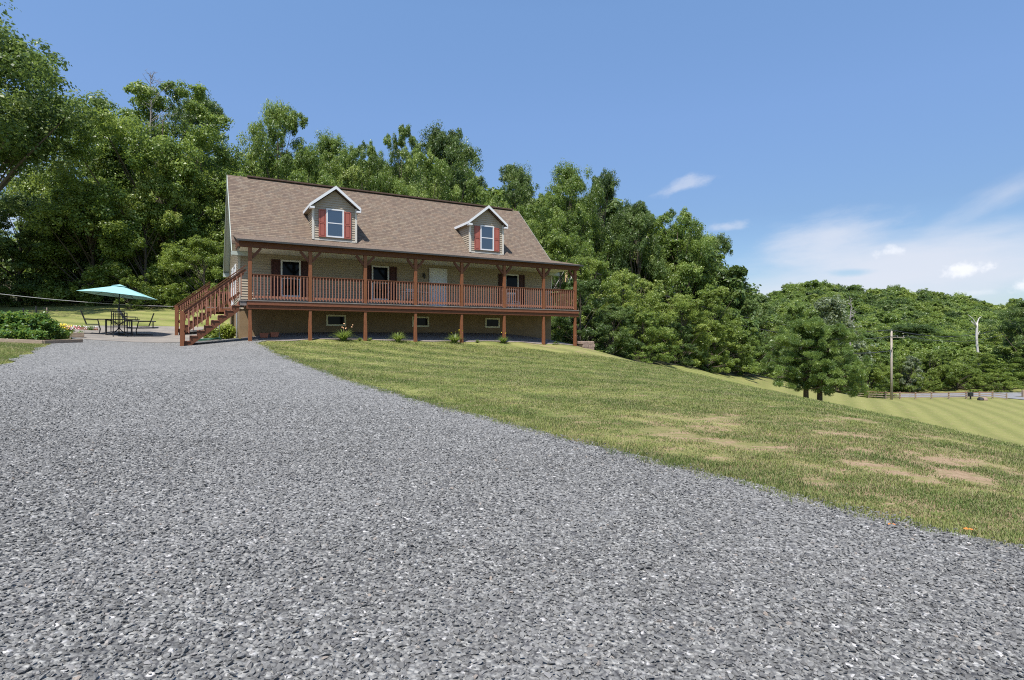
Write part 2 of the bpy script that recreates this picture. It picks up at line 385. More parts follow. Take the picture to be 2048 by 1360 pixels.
def lawn_colour(t, pos, blade=False):
    s_ = t.n('ShaderNodeSeparateXYZ'); t.link(pos, s_.inputs[0]); X, Y, Z = s_.outputs
    big = t.noise(pos, .11, 4, .6); mid = t.noise(pos, .9, 5, .68, .4); fine = t.noise(pos, 7.0, 5, .75)
    st = t.mapping(pos, (1.1, 4.2, 0), (0, 0, math.radians(-28)))
    streak = t.noise(st, .55, 5, .7)
    mid2 = t.noise(st, 2.6, 5, .75)
    g = t.ramp(t.m('ADD', t.m('MULTIPLY', mid, .26), t.m('ADD', t.m('MULTIPLY', streak, .32), t.m('ADD', t.m('MULTIPLY', big, .17), t.m('MULTIPLY', mid2, .25)))),
               [(.34, (.070, .115, .026)), (.43, (.120, .172, .038)), (.52, (.19, .220, .060)), (.62, (.27, .255, .090)), (.74, (.33, .265, .115))])
    # mowing stripes: along the driveway near the house, straight up the field below
    nearw = t.m('MULTIPLY', t.m('ADD', t.m('MULTIPLY', X, .47), t.m('MULTIPLY', Y, .88)), 3.3)
    nearw = t.m('ADD', nearw, t.m('MULTIPLY', big, 1.5))
    s1 = t.m('SINE', nearw)
    farw = t.m('MULTIPLY', t.m('ADD', t.m('MULTIPLY', X, .87), t.m('MULTIPLY', Y, -.49)), 2.3)
    s2 = t.m('SINE', t.m('ADD', farw, t.m('MULTIPLY', big, 1.8)))
    isfar = t.m('MULTIPLY', t.m('SUBTRACT', -1.9, Z), 1.2, clamp=True)
    s2 = t.m('MULTIPLY', s2, t.m('MULTIPLY', t.m('SUBTRACT', mid, .2), 2.4))
    sw = t.m('ADD', t.m('MULTIPLY', s1, t.m('SUBTRACT', 1.0, isfar)), t.m('MULTIPLY', t.m('MULTIPLY', s2, 1.5), isfar))
    g = t.mix(t.m('MULTIPLY', t.m('ADD', t.m('MULTIPLY', sw, .5), .5), .62, clamp=True), g, (.31, .325, .105))
    g = t.mix(t.m('MULTIPLY', t.m('MULTIPLY', sw, -1.0, clamp=True), .38), g, (.095, .145, .030))
    g = t.mix(t.m('MULTIPLY', isfar, .45), g, (.215, .215, .078))
    g = t.mix(t.ramp(fine, [(.38, 0.0), (.68, .5)]), g, (.31, .26, .11) if not blade else (.20, .26, .08))
    # bare tan soil patches, most of them low on the right
    bare = t.noise(st, .95, 6, .72, .3)
    d1 = t.m('DIVIDE', t.m('SQRT', t.m('ADD', t.m('POWER', t.m('SUBTRACT', X, 5.6), 2.0), t.m('POWER', t.m('SUBTRACT', Y, 7.2), 2.0))), 6.5)
    wgt = t.m('SUBTRACT', 1.0, d1, clamp=True)
    hx, hy = house(14.5, -.7)
    d2 = t.m('DIVIDE', t.m('SQRT', t.m('ADD', t.m('POWER', t.m('SUBTRACT', X, hx), 2.0), t.m('POWER', t.m('MULTIPLY', t.m('SUBTRACT', Y, hy), 1.6), 2.0))), 4.5)
    wgt = t.m('MAXIMUM', wgt, t.m('MULTIPLY', t.m('SUBTRACT', 1.0, d2, clamp=True), .30))
    bf = t.m('DIVIDE', t.m('SUBTRACT', t.m('ADD', bare, t.m('MULTIPLY', wgt, .16)), .565), .09, clamp=True)
    return g, bf, fine, wgt
def lawn_mat():
    m, t = new_mat('mown_lawn'); ge = t.n('ShaderNodeNewGeometry'); g, bf, fine, _ = lawn_colour(t, ge.outputs['Position'])
    soil = t.ramp(t.noise(ge.outputs['Position'], 12, 6, .75), [(.25, (.25, .165, .10)), (.55, (.40, .285, .18)), (.8, (.50, .39, .27))])
    sr = t.noise(ge.outputs['Position'], 3.0, 5, .7)
    c = t.mix(t.m('MULTIPLY', t.ramp(sr, [(.38, .35), (.60, 1.0)]), t.m('MULTIPLY', _, .75, clamp=True)), g, soil); c = t.mix(bf, c, soil); c = t.mix(1.0, c, (.86, .86, .86), 'MULTIPLY')
    fb = t.noise(ge.outputs['Position'], 38, 6, .8)
    finish(t, c, .95, t.m('ADD', fb, fine), .03, .8, .1); return m
LAWN = lawn_mat()
def blade_mat():
    m, t = new_mat('grass_blades'); ge = t.n('ShaderNodeNewGeometry'); oi = t.n('ShaderNodeObjectInfo')
    g, bf, fine, _ = lawn_colour(t, ge.outputs['Position'], True)
    c = t.mix(t.ramp(oi.outputs['Random'], [(0, .55), (.45, .1), (.62, 0.0), (.64, 0.0)]), g, (.085, .15, .035)); c = t.mix(t.ramp(oi.outputs['Random'], [(.66, 0.0), (.72, .7), (1, .85)]), c, (.34, .30, .16))
    b = t.n('ShaderNodeBsdfPrincipled', i_Roughness=.6); t.link(c, b.inputs['Base Color']); b.inputs['Specular IOR Level'].default_value = .25
    tr = t.n('ShaderNodeBsdfTranslucent'); t.link(c, tr.inputs[0])
    mx = t.n('ShaderNodeMixShader', i_0=.35); t.link(b.outputs[0], mx.inputs[1]); t.link(tr.outputs[0], mx.inputs[2])
    o = t.n('ShaderNodeOutputMaterial'); t.link(mx.outputs[0], o.inputs[0]); return m
BLADE = blade_mat()
GRAVSTOPS = [(0, (.045, .044, .043)), (.3, (.135, .134, .127)), (.6, (.240, .237, .223)), (.88, (.335, .331, .311)), (.99, (.47, .46, .45))]
def gravel_mat():
    m, t = new_mat('grey_crushed_stone'); ge = t.n('ShaderNodeNewGeometry'); pos = ge.outputs['Position']
    wob = t.noise(pos, 25, 2, .5, out=1); pv = t.mix(.02, pos, wob)
    v = t.n('ShaderNodeTexVoronoi', i_Scale=34.0); v.feature = 'F1'; t.link(pv, v.inputs['Vector'])
    v2 = t.n('ShaderNodeTexVoronoi', i_Scale=17.0); v2.feature = 'F1'; t.link(pv, v2.inputs['Vector'])
    sc_ = t.n('ShaderNodeSeparateColor'); t.link(v.outputs['Color'], sc_.inputs[0]); sc2 = t.n('ShaderNodeSeparateColor'); t.link(v2.outputs['Color'], sc2.inputs[0])
    f = t.m('ADD', t.m('MULTIPLY', sc_.outputs[0], .72), t.m('MULTIPLY', sc2.outputs[1], .28))
    col = t.ramp(f, GRAVSTOPS)
    col = t.mix(t.m('GREATER_THAN', sc_.outputs[2], .988), col, (.55, .53, .51))
    big = t.noise(pos, .55, 4, .6); col = t.mix(t.ramp(big, [(.40, .05), (.62, .42)]), col, (.27, .265, .255))
    crack = t.m('MULTIPLY', v.outputs['Distance'], 1.0)
    ck = t.ramp(crack, [(.45, 0.0), (.85, .85)])
    col = t.mix(ck, col, (.045, .045, .05))
    finish(t, col, .85, t.m('SUBTRACT', 1.0, v.outputs['Distance']), .02, .9, .25); return m
GRAVEL = gravel_mat()
def stone_mat():
    m, t = new_mat('crushed_stone_pieces'); oi = t.n('ShaderNodeObjectInfo'); tc = t.n('ShaderNodeTexCoord')
    col = t.ramp(oi.outputs['Random'], [(0, (.085, .082, .077)), (.4, (.150, .147, .139)), (.8, (.222, .217, .202)), (.965, (.25, .24, .23)), (.975, (.30, .235, .18)), (.985, (.33, .32, .30)), (1, (.55, .53, .50))])
    ge = t.n('ShaderNodeNewGeometry'); lowf = t.noise(ge.outputs['Position'], .55, 4, .6)
    col = t.mix(t.ramp(lowf, [(.42, 0.0), (.62, .42)]), col, (.205, .20, .19)); nz = t.noise(tc.outputs['Object'], 2.2, 4, .7)
    col = t.mix(t.m('MULTIPLY', nz, .4), col, (.12, .12, .125))
    finish(t, col, .8, nz, .02, .4, .3); return m
STONE = stone_mat()
def patio_mat():
    m, t = new_mat('beige_stone_dust'); ge = t.n('ShaderNodeNewGeometry'); pos = ge.outputs['Position']
    n1 = t.noise(pos, 1.1, 5, .65); n2 = t.noise(pos, 30, 4, .8)
    c = t.ramp(t.m('ADD', t.m('MULTIPLY', n1, .6), t.m('MULTIPLY', n2, .4)), [(.35, (.15, .14, .135)), (.52, (.23, .208, .182)), (.68, (.30, .262, .22))])
    finish(t, c, .95, n2, .015, .6, .15); return m
PATIO = patio_mat()
def bed_mat():
    m, t = new_mat('dark_stone_bed'); ge = t.n('ShaderNodeNewGeometry'); pos = ge.outputs['Position']
    n2 = t.noise(pos, 22, 5, .85); c = t.ramp(n2, [(.3, (.09, .075, .065)), (.5, (.21, .18, .16)), (.7, (.40, .36, .33))])
    finish(t, c, .95, n2, .02, .9, .15); return m
BED = bed_mat()
ROADM = simple('grey_asphalt', (.20, .20, .205), .95, .12, 1.2)
FLOORM = simple('leaf_litter', (.045, .045, .020), 1.0, .4, 2)

# ------------------------------------------------------------------ ground, driveway, patio
def grid_axis(segs):
    out = [segs[0][0]]
    for a, b, st in segs:
        k = max(1, int(round((b - a) / st))); out += list(np.linspace(a, b, k + 1)[1:])
    return np.array(out)
gx = grid_axis([(-700, -100, 40), (-100, -40, 4), (-40, 30, .4), (30, 110, 1.5), (110, 700, 40)])
gy = grid_axis([(-150, -10, 14), (-10, 45, .4), (45, 120, 1.5), (120, 300, 8), (300, 1000, 50)])
GX, GY = np.meshgrid(gx, gy); GZ = T(GX, GY)
idx = np.arange(GX.size).reshape(GX.shape)
quads = np.stack([idx[:-1, :-1].ravel(), idx[:-1, 1:].ravel(), idx[1:, 1:].ravel(), idx[1:, :-1].ravel()], 1)
me = np_mesh('lawn', np.stack([GX.ravel(), GY.ravel(), GZ.ravel()], 1), quads, LAWN)
me.polygons.foreach_set('use_smooth', np.ones(len(quads), bool))
lawn = bpy.data.objects.new('lawn', me); C.objects.link(lawn); structure(lawn)

edgeR = [cast(x, y) for x, y in ((2048, 1102), (1940, 1080), (1800, 1048), (1600, 998), (1400, 948), (1200, 895), (1000, 845), (850, 805), (700, 762), (560, 708))]
edgeR = [(9.5, -2.0), (6.6, 1.6)] + edgeR + [(-10.05, 22.45)]
edgeR.sort(key=lambda p: p[1])
eRx, eRy = np.array([p[0] for p in edgeR]), np.array([p[1] for p in edgeR])
edgeL = [(-26, -6), (-22, 6)] + [cast(x, y) for x, y in ((0, 733), (60, 706), (103, 686))] + [(-17.6, 22.6), (-19.2, 25.0)]
eLx, eLy = np.array([p[0] for p in edgeL]), np.array([p[1] for p in edgeL])
def strip(name, ys, fl, fr, n, mat, lift):
    V = []; Fc = []
    for Y in ys:
        a, b = fl(Y), fr(Y)
        for k in range(n + 1):
            V.append((a + (b - a) * k / n, Y))
    V = np.array(V); z = T(V[:, 0], V[:, 1]) + lift
    m_ = n + 1
    q = [(j * m_ + k, j * m_ + k + 1, (j + 1) * m_ + k + 1, (j + 1) * m_ + k) for j in range(len(ys) - 1) for k in range(n)]
    me = np_mesh(name, np.column_stack([V, z]), np.array(q), mat)
    me.polygons.foreach_set('use_smooth', np.ones(len(q), bool))
    o = bpy.data.objects.new(name, me); C.objects.link(o); return structure(o)
wob = lambda Y, s: .11 * math.sin(Y * 2.1 + s) + .08 * math.sin(Y * 5.3 + s * 2) + .05 * math.sin(Y * 13 + s)
def eR(Y): return float(np.interp(Y, eRy, eRx)) + wob(Y, 1) * .7
def wallx(Y):
    v = (Y - HY + .12) / CT; return HX - CT * .25 - ST * v
def dR(Y): return eR(Y) if Y <= 22.45 else wallx(Y) - .05 if Y > 24 else float(np.interp(Y, [22.45, 23.2, 24], [-10.05, -9.9, wallx(24)]))
def dL(Y): return float(np.interp(Y, eLy, eLx)) + wob(Y, 4)
strip('driveway', np.arange(-6, 25.01, .35), dL, dR, 60, GRAVEL, .022)
pL = lambda Y: float(np.interp(Y, [23.6, 24.4, 26, 29.2, 30.6, 31.4], [-17.6, -19.0, -20.3, -22.6, -22.5, -20]))
pR = lambda Y: wallx(Y) - .9
strip('patio', np.arange(23.6, 31.41, .3), pL, lambda Y: float(np.interp(Y, [23.6, 24.6, 40], [-14.5, wallx(24.6) - .6, wallx(40) - .6])), 40, PATIO, .032)
# stone bed below the porch, rising to the wall
V = []; q = []
nu, nv = 60, 10
for j in range(nv + 1):
    for i in range(nu + 1):
        u = -.2 + 16.4 * i / nu; v = .12 + 2.4 * j / nv; X_, Y_ = house(u, v + .10 * math.sin(u * 3.1) * (1 - j / nv)); V.append((X_, Y_))
V = np.array(V); bz = T(V[:, 0], V[:, 1]) + .02
for j in range(nv):
    for i in range(nu): q.append((j * (nu + 1) + i, j * (nu + 1) + i + 1, (j + 1) * (nu + 1) + i + 1, (j + 1) * (nu + 1) + i))
o = bpy.data.objects.new('stone_bed', np_mesh('stone_bed', np.column_stack([V, bz]), np.array(q), BED)); C.objects.link(o); structure(o)
# leaf litter below the woods
def patch(name, pts, mat, lift, step=2.0):
    bm = bmesh.new(); vs_ = [bm.verts.new((x, y, 0)) for x, y in pts]; bm.faces.new(vs_)
    bmesh.ops.triangulate(bm, faces=bm.faces)
    for _ in range(12):
        ed = [e for e in bm.edges if e.calc_length() > step]
        if not ed: break
        bmesh.ops.subdivide_edges(bm, edges=ed, cuts=1); bmesh.ops.triangulate(bm, faces=bm.faces)
    co = np.array([v.co[:] for v in bm.verts]); z = T(co[:, 0], co[:, 1]) + lift
    for v, zz in zip(bm.verts, z): v.co.z = zz
    me = bpy.data.meshes.new(name); bm.to_mesh(me); bm.free(); me.materials.append(mat)
    o = bpy.data.objects.new(name, me); C.objects.link(o); return structure(o)
patch('forest_floor', [(-75, 46.5), (-40, 46.3), (-24, 46.5), (-13, 43), (-4, 42), (2.5, 37.5), (6.5, 38), (11.5, 46), (18.5, 55.5), (28.5, 66.5), (38, 79), (44, 98), (36, 130), (-75, 120)], FLOORM, .05, 4.0)

# road beyond the rail fence
V = []; q = []
for i in range(33):
    X_ = 48 + i * 3.0; Yc = 107.5 - .045 * (X_ - 80) + (0.0 if X_ < 88 else 0)
    for k in (-3.2, 3.2): V.append((X_, Yc + k))
    if i: b = 2 * i; q.append((b - 2, b, b + 1, b - 1))
V = np.array(V); o = bpy.data.objects.new('road', np_mesh('road', np.column_stack([V, T(V[:, 0], V[:, 1]) + .06]), np.array(q), ROADM)); C.objects.link(o); structure(o)
V = []; q = []
for i in range(13):
    t_ = i / 12; X_ = 88.5 + 6.0 * t_ + 3 * t_ * t_; Y_ = 105 - 34 * t_
    for k in (-2.4, 2.4): V.append((X_ + k, Y_))
    if i: b = 2 * i; q.append((b - 2, b - 1, b + 1, b))
V = np.array(V); o = bpy.data.objects.new('side_road', np_mesh('side_road', np.column_stack([V, T(V[:, 0], V[:, 1]) + .09]), np.array(q), ROADM)); C.objects.link(o); structure(o)

# ------------------------------------------------------------------ the house
ZB = 1.5
TH = math.atan2(ST, CT)
hs = empty('house', (HX, HY, ZB), TH)
tag(hs, 'tan sided cape house with brown shingle roof, two dormers and long red wood front porch', 'house')
BAY = 2.303; PT = [0, 1, 2, 3, 4, 5, 6, 6.86]; PU = [p * BAY for p in PT]
def L(z): return z - ZB
U0, U1, V0, V1 = -.25, 15.83, 2.4, 11.2
VR = 6.8; SL = .94; ZK = 6.25; VK = 2.9
def zr(v): return ZK + SL * (v - VK) if v <= VR else ZK + SL * (2 * VR - v - VK)
ZRIDGE = zr(VR)

def lap(mb, fa, n, fl, fr, z0, z1, step=.112, proud=.026):
    """lap siding: fa(s, z) -> point on the wall line, n outward normal, fl/fr clip limits at height z"""
    z = z0
    while z < z1 - 1e-4:
        zt = min(z + step, z1)
        a0, a1, b0, b1 = fl(z), fr(z), fl(zt), fr(zt)
        if a1 - a0 > .01:
            n3 = Vector(n)
            if b1 < b0: b0 = b1 = (a0 + a1) / 2
            p0 = Vector(fa(a0, z)) + n3 * proud; p1 = Vector(fa(a1, z)) + n3 * proud
            q0 = Vector(fa(b0, zt)); q1 = Vector(fa(b1, zt))
            r0 = Vector(fa(a0, z)); r1 = Vector(fa(a1, z))
            mb.add([p0, p1, q1, q0, r0, r1], [(0, 1, 2, 3), (4, 5, 1, 0)])
        z = zt

m = MB(); m.box(U0, U1, V0, V1, L(.9), L(3.0))
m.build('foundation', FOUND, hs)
m = MB()
m.box(U0 + .03, U1 - .03, V0 + .03, V1 - .03, L(3.0), L(5.55))
m.poly([(U0 + .03, V0 + .05, L(5.55)), (U0 + .03, V1 - .05, L(5.55)), (U0 + .03, VR, L(zr(VR) - .26))], (U1 - U0 - .06, 0, 0))
lap(m, lambda s, z: (s, V0, L(z)), (0, -1, 0), lambda z: U0, lambda z: U1, 3.0, 5.52)
roofv0 = lambda z: V0 if z < zr(V0) - .22 else VK + (z + .22 - ZK) / SL
lap(m, lambda s, z: (U0, s, L(z)), (-1, 0, 0), lambda z: roofv0(z), lambda z: 2 * VR - roofv0(z), 3.0, ZRIDGE - .25)
lap(m, lambda s, z: (U1, s, L(z)), (1, 0, 0), lambda z: roofv0(z), lambda z: 2 * VR - roofv0(z), 3.0, ZRIDGE - .25)
m.build('siding_wall', SIDING, hs)
m = MB()
for u_ in (U0, U1):
    m.box(u_ - .04, u_ + .04, V0 - .036, V0 + .04, L(3.0), L(5.5))
m.build_each('corner_trim', simple('tan_corner_post', (.50, .47, .40), .5, .04, 3), hs)

# main roof
UL, UR = -.55, 16.15
def slab(mb, u0, u1, va, za, vb, zb, th):
    mb.add([(u0, va, L(za)), (u1, va, L(za)), (u1, vb, L(zb)), (u0, vb, L(zb)), (u0, va, L(za - th)), (u1, va, L(za - th)), (u1, vb, L(zb - th)), (u0, vb, L(zb - th))],
           [(0, 1, 2, 3), (7, 6, 5, 4), (4, 5, 1, 0), (5, 6, 2, 1), (6, 7, 3, 2), (7, 4, 0, 3)])
m = MB(); slab(m, UL, UR, 2.62, zr(2.62), VR, ZRIDGE, .14); slab(m, UL, UR, 2 * VR - 2.1, zr(2.1), VR, ZRIDGE, .14)
main_roof = m.build('roof', SHING, hs)
m = MB(); m.bar((.35, VR, L(ZRIDGE + .035)), (UR - .45, VR, L(ZRIDGE + .035)), .26, .07); m.build('ridge_vent', RIDGE, main_roof)
m = MB()
for u_ in (UL - .012, UR + .012):
    for va, vb in ((2.1, VR), (2 * VR - 2.1, VR)):
        za, zb = zr(2.1) - .012, ZRIDGE - .012
        m.poly([(u_ - .012, va, L(za)), (u_ - .012, vb, L(zb)), (u_ - .012, vb, L(zb - .24)), (u_ - .012, va, L(za - .24))], (.024, 0, 0))
m.build_each('rake_board', TRIMG, hs)
m = MB()   # soffits under the rakes, eave returns
for ua, ub in ((UL + .002, U0 - .016), (U1 + .016, UR - .002)):
    for va, vb in ((2.65, VR), (2 * VR - 2.1, VR)):
        za, zb = zr(2.65 if va < VR else 2.1) - .15, ZRIDGE - .15
        m.poly([(ua, va, L(za)), (ub, va, L(za)), (ub, vb, L(zb)), (ua, vb, L(zb))], (0, 0, -.02))
m.box(UL - .03, U0 + .35, 2.05, 2.38, L(5.30), L(5.46)); m.box(UL - .03, U0 - .02, 11.23, 11.55, L(5.24), L(5.46))
m.box(U1 - .35, UR + .03, 2.05, 2.38, L(5.30), L(5.46))
m.build_each('eave_return', TRIMG, hs)
m = MB(); m.box(UL, UR, 11.5, 11.6, L(5.36), L(5.5)); m.build('rear_gutter', TRIM, hs)

# porch roof, ceiling, beam
PRU0, PRU1 = -.47, 16.12
ZPE = 5.63
m = MB(); slab(m, PRU0, PRU1, -.30, ZPE, 2.95, 6.30, .05)
pr = m.build('porch_roof', SHINGP, hs)
m = MB(); m.box(PRU0 - .01, PRU1 + .01, -.325, -.301, L(ZPE - .075), L(ZPE - .003)); m.build('drip_edge', DRIP, pr)
m = MB()
for u_ in (-.40, 16.03): m.poly([(u_, -.07, L(5.48)), (u_, 2.38, L(5.54)), (u_, 2.38, L(6.12)), (u_, -.07, L(5.60))], (.03, 0, 0))
m.build_each('porch_gable_panel', WOODH, pr)
m = MB(); m.box(-.3, 16.02, .08, 2.38, L(5.47), L(5.50)); m.build('porch_ceiling', CREAM, hs)
m = MB(); m.box(-.42, 16.0, -.09, .07, L(5.36), L(5.585)); m.build('porch_beam', WOODH, hs, bevel=.008)

# deck
m = MB(); m.box(-.12, 15.98, -.14, 2.38, L(3.205), L(3.242)); dk = m.build('porch_deck', DECKB, hs)
m = MB(); m.box(-.10, 15.96, -.118, -.08, L(3.055), L(3.203)); m.box(-.10, -.06, -.079, 2.36, L(3.055), L(3.203)); m.box(15.92, 15.96, -.079, 2.36, L(3.055), L(3.203))
for k in range(40):
    u_ = .3 + k * .4; m.box(u_ - .02, u_ + .02, -.079, 2.36, L(3.06), L(3.203))
m.build('rim_joist', WOODT, dk)
m = MB(); m.box(-.13, 15.99, -.077, .07, L(2.885), L(3.053)); m.build('deck_beam', WOODH, hs, bevel=.01)

# posts and braces
for i, u_ in enumerate(PU):
    X_, Y_ = house(u_, 0); zg = t1(X_, Y_)
    m = MB(); m.box(u_ - .07, u_ + .07, -.069, .069, L(3.243), L(5.358)); m.build('porch_post', WOOD, hs, bevel=.01)
    m = MB()
    jit = [random.Random(i).uniform(-.012, .012) for _ in range(4)]
    m.tube([(u_, 0, L(zg - .2)), (u_ + jit[0], 0, L(zg + .4)), (u_ + jit[1], 0, L(2.3)), (u_, 0, L(2.62)), (u_, 0, L(2.883))], [.105, .10, .092, .085, .085], 4)
    o = m.build('deck_post', WOOD, hs, bevel=.012)
    m = MB()
    for sg in ((1,) if i == 0 else (-1,) if i == 7 else (-1, 1)):
        m.bar((u_ + sg * .07, 0, L(4.94)), (u_ + sg * .40, 0, L(5.345)), .085, .10)
    m.build('corner_brace', WOODH, hs)

# railings
def railing(a, b, z0, z1, parent, nb, v=0.0):
    m = MB(); h = .0
    m.box(a, b, v - .065, v + .065, L(z1 - .035), L(z1))              # cap
    m.box(a, b, v - .02, v + .02, L(z1 - .12), L(z1 - .036))          # top rail
    m.mi = 1
    m.box(a, b, v - .02, v + .02, L(z0 + .10), L(z0 + .19))           # bottom rail
    for k in range(nb):
        u_ = a + (b - a) * (k + .5) / nb
        m.box(u_ - .017, u_ + .017, v - .055, v - .021, L(z0 + .045), L(z1 - .037))
    return m.build('railing', [WOODH, WOODR], parent)
for i in range(7):
    railing(PU[i] + .071, PU[i + 1] - .071, 3.242, 4.31, hs, 17 if i < 6 else 14)
m = MB()   # right end railing
u_ = PU[7]
m.box(u_ - .06, u_ + .06, .071, 2.37, L(4.275), L(4.31)); m.box(u_ - .02, u_ + .02, .071, 2.37, L(4.19), L(4.274)); m.box(u_ - .02, u_ + .02, .071, 2.37, L(3.342), L(3.43))
for k in range(17): v_ = .071 + 2.3 * (k + .5) / 17; m.box(u_ + .021, u_ + .055, v_ - .017, v_ + .017, L(3.29), L(4.273))
m.build('railing', WOODR, hs)

# stairs (two flights falling to the left)
def flight(name, ua, zt, n, rise, run, va, vb, near=True, far=True):
    st = MB(); root = bpy.data.objects.new(name, None); C.objects.link(root); root.parent = hs
    ub = ua - n * run; zb = zt - n * rise
    for v_ in (va, vb - .045):
        pts = [(ua, v_, L(zt - .04))]
        for k in range(n):
            pts.append((ua - k * run, v_, L(zt - (k + 1) * rise - .03))); pts.append((ua - (k + 1) * run, v_, L(zt - (k + 1) * rise - .03)))
        pts += [(ub, v_, L(zb - rise * .7)), (ub + .18, v_, L(zb - rise * .7 - .12)), (ua, v_, L(zt - .42))]
        st.poly(pts, (0, .045, 0))
    st.build('stringer', WOODH, root)
    st = MB()
    for k in range(n):
        u_ = ua - (k + 1) * run; z_ = zt - (k + 1) * rise
        st.box(u_ - .02, u_ + run - .001, va - .03, vb + .03, L(z_ - .03), L(z_))
        st.box(u_ + run - .022, u_ + run - .002, va + .05, vb - .05, L(z_ + .002), L(z_ + rise - .032))
    st.build('step', simple('warm_stained_tread', (.27, .115, .07), .7, .2, 8), root)
    for fl_, v_ in ((near, va - .05), (far, vb + .05)):
        if not fl_: continue
        st = MB(); X_, Y_ = house(ub - .02, v_); zg = t1(X_, Y_)
        ztop = zb + rise + .93
        st.box(ub - .09, ub + .05, v_ - .07, v_ + .07, L(zg - .1), L(ztop)); st.build('newel_post', WOOD, root, bevel=.008)
        st = MB(); sl_ = rise / run
        zA = zt + 1.03
        st.bar((ub - .16, v_, L(ztop - .06)), (ua + .22, v_, L(ztop - .06 + (ua + .38 - ub) * sl_)), .13, .035)
        st.bar((ub + .05, v_, L(ztop - .06)), (ua + .22, v_, L(ztop - .06 + (ua + .17 - ub) * sl_)), .04, .09)
        st.bar((ub + .05, v_, L(ztop - .80)), (ua + .0, v_, L(ztop - .80 + (ua - .05 - ub) * sl_)), .04, .08)
        nb = 13
        for k in range(nb):
            u_ = ub + .12 + (ua - ub + .0) * (k + .5) / nb
            zc = ztop - .06 + (u_ - ub - .05) * sl_
            st.mi = 1
            st.box(u_ - .017, u_ + .017, v_ - .055 if v_ < va else v_ + .021, v_ - .021 if v_ < va else v_ + .055, L(zc - .90), L(zc - .02))
        st.build('stair_railing', [WOODH, WOODR], root)
    return root
fl = flight('porch_stairs', -.37, 3.242, 8, .2025, .245, .05, 1.35)
m = MB(); m.box(-.37, -.121, .0, 1.4, L(3.205), L(3.242)); m.box(-.37, -.121, .03, .07, L(3.03), L(3.2)); m.box(-.37, -.121, 1.33, 1.37, L(3.03), L(3.2)); m.build('top_platform', DECKB, fl)
f2 = flight('side_stairs', -1.5, 3.242, 5, .205, .25, 7.9, 9.1)
m = MB(); m.box(-1.5, U0 - .02, 6.2, 9.15, L(3.205), L(3.242)); m.build('side_landing', DECKB, hs)
m = MB(); m.box(-1.5, U0 - .02, 6.2, 6.24, L(3.03), L(3.203)); m.box(-1.5, U0 - .02, 9.1, 9.14, L(3.03), L(3.203)); m.box(-1.5, -1.46, 6.245, 9.095, L(3.03), L(3.203))
for u_, v_ in ((-1.42, 6.32), (-1.42, 9.02), (-1.42, 7.8)):
    X_, Y_ = house(u_, v_); m.box(u_ - .06, u_ + .06, v_ - .06, v_ + .06, L(t1(X_, Y_) - .1), L(3.202))
m.build('landing_frame', WOOD, hs)
m = MB()
for u_, v_ in ((-1.44, 9.1), (-.35, 9.1)): m.box(u_ - .05, u_ + .05, v_ - .05, v_ + .05, L(3.243), L(4.2))
m.box(-1.55, U0 - .05, 9.05, 9.17, L(4.201), L(4.235)); m.box(-1.4, -.4, 9.08, 9.12, L(3.34), L(3.42)); m.box(-1.4, -.4, 9.08, 9.12, L(4.11), L(4.199))
for k in range(9): u_ = -1.36 + .11 * k; m.box(u_ - .017, u_ + .017, 9.04, 9.075, L(3.29), L(4.198))
m.build('landing_railing', WOODR, hs)

# windows ------------------------------------------------------------------
def window(parent, u0, u1, z0, z1, v, fw=.07, frame=TRIM, glass=GLASSD, mid=True, name='window', dpt=.05):
    root = bpy.data.objects.new(name, None); C.objects.link(root); root.parent = parent
    m = MB()
    m.box(u0, u1, v - dpt, v, z1 - fw, z1); m.box(u0, u1, v - dpt, v, z0, z0 + fw)
    m.box(u0, u0 + fw, v - dpt, v, z0 + fw, z1 - fw); m.box(u1 - fw, u1, v - dpt, v, z0 + fw, z1 - fw)
    if mid: zm = (z0 + z1) / 2; m.box(u0 + fw, u1 - fw, v - dpt + .012, v - .005, zm - .022, zm + .022)
    m.build('frame', frame, root)
    m = MB(); m.box(u0 + fw, u1 - fw, v - .022, v - .015, z0 + fw, z1 - fw); m.build('pane', glass, root)
    return root
def shutter(parent, u0, u1, z0, z1, v, mat=SHUT):
    m = MB(); f = .05
    m.box(u0, u1, v - .022, v, z0, z1)
    for a, b in ((z0, z0 + f), ((z0 + z1) / 2 - f / 2, (z0 + z1) / 2 + f / 2), (z1 - f, z1)): m.box(u0, u1, v - .045, v - .0225, a, b)
    for a, b in ((u0, u0 + f), (u1 - f, u1)):
        m.box(a, b, v - .045, v - .0225, z0 + f, (z0 + z1) / 2 - f / 2); m.box(a, b, v - .045, v - .0225, (z0 + z1) / 2 + f / 2, z1 - f)
    for a, b in ((z0 + f, (z0 + z1) / 2 - f / 2), ((z0 + z1) / 2 + f / 2, z1 - f)): m.box(u0 + f + .03, u1 - f - .03, v - .035, v - .0225, a + .03, b - .03)
    return m.build('shutter', mat, parent)
def as_group(o): return o
VW = V0 - .028
SHUTD = simple('porch_shade_red_shutter', (.055, .016, .014), .5, .1, 5)  # dormer shutter red darkened: the porch shade is put into this colour
for a, b in ((1.42, 2.27), (5.52, 6.37), (12.82, 13.66)):
    window(hs, a, b, L(3.60), L(5.25), VW)
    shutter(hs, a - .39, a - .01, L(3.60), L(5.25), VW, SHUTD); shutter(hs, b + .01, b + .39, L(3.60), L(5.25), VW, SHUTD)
for a, b in ((3.40, 4.30), (7.56, 8.45), (11.63, 12.5)):
    window(hs, a, b, L(2.31), L(2.83), V0 - .002, .075, FRAMEB, GLASSD, False)
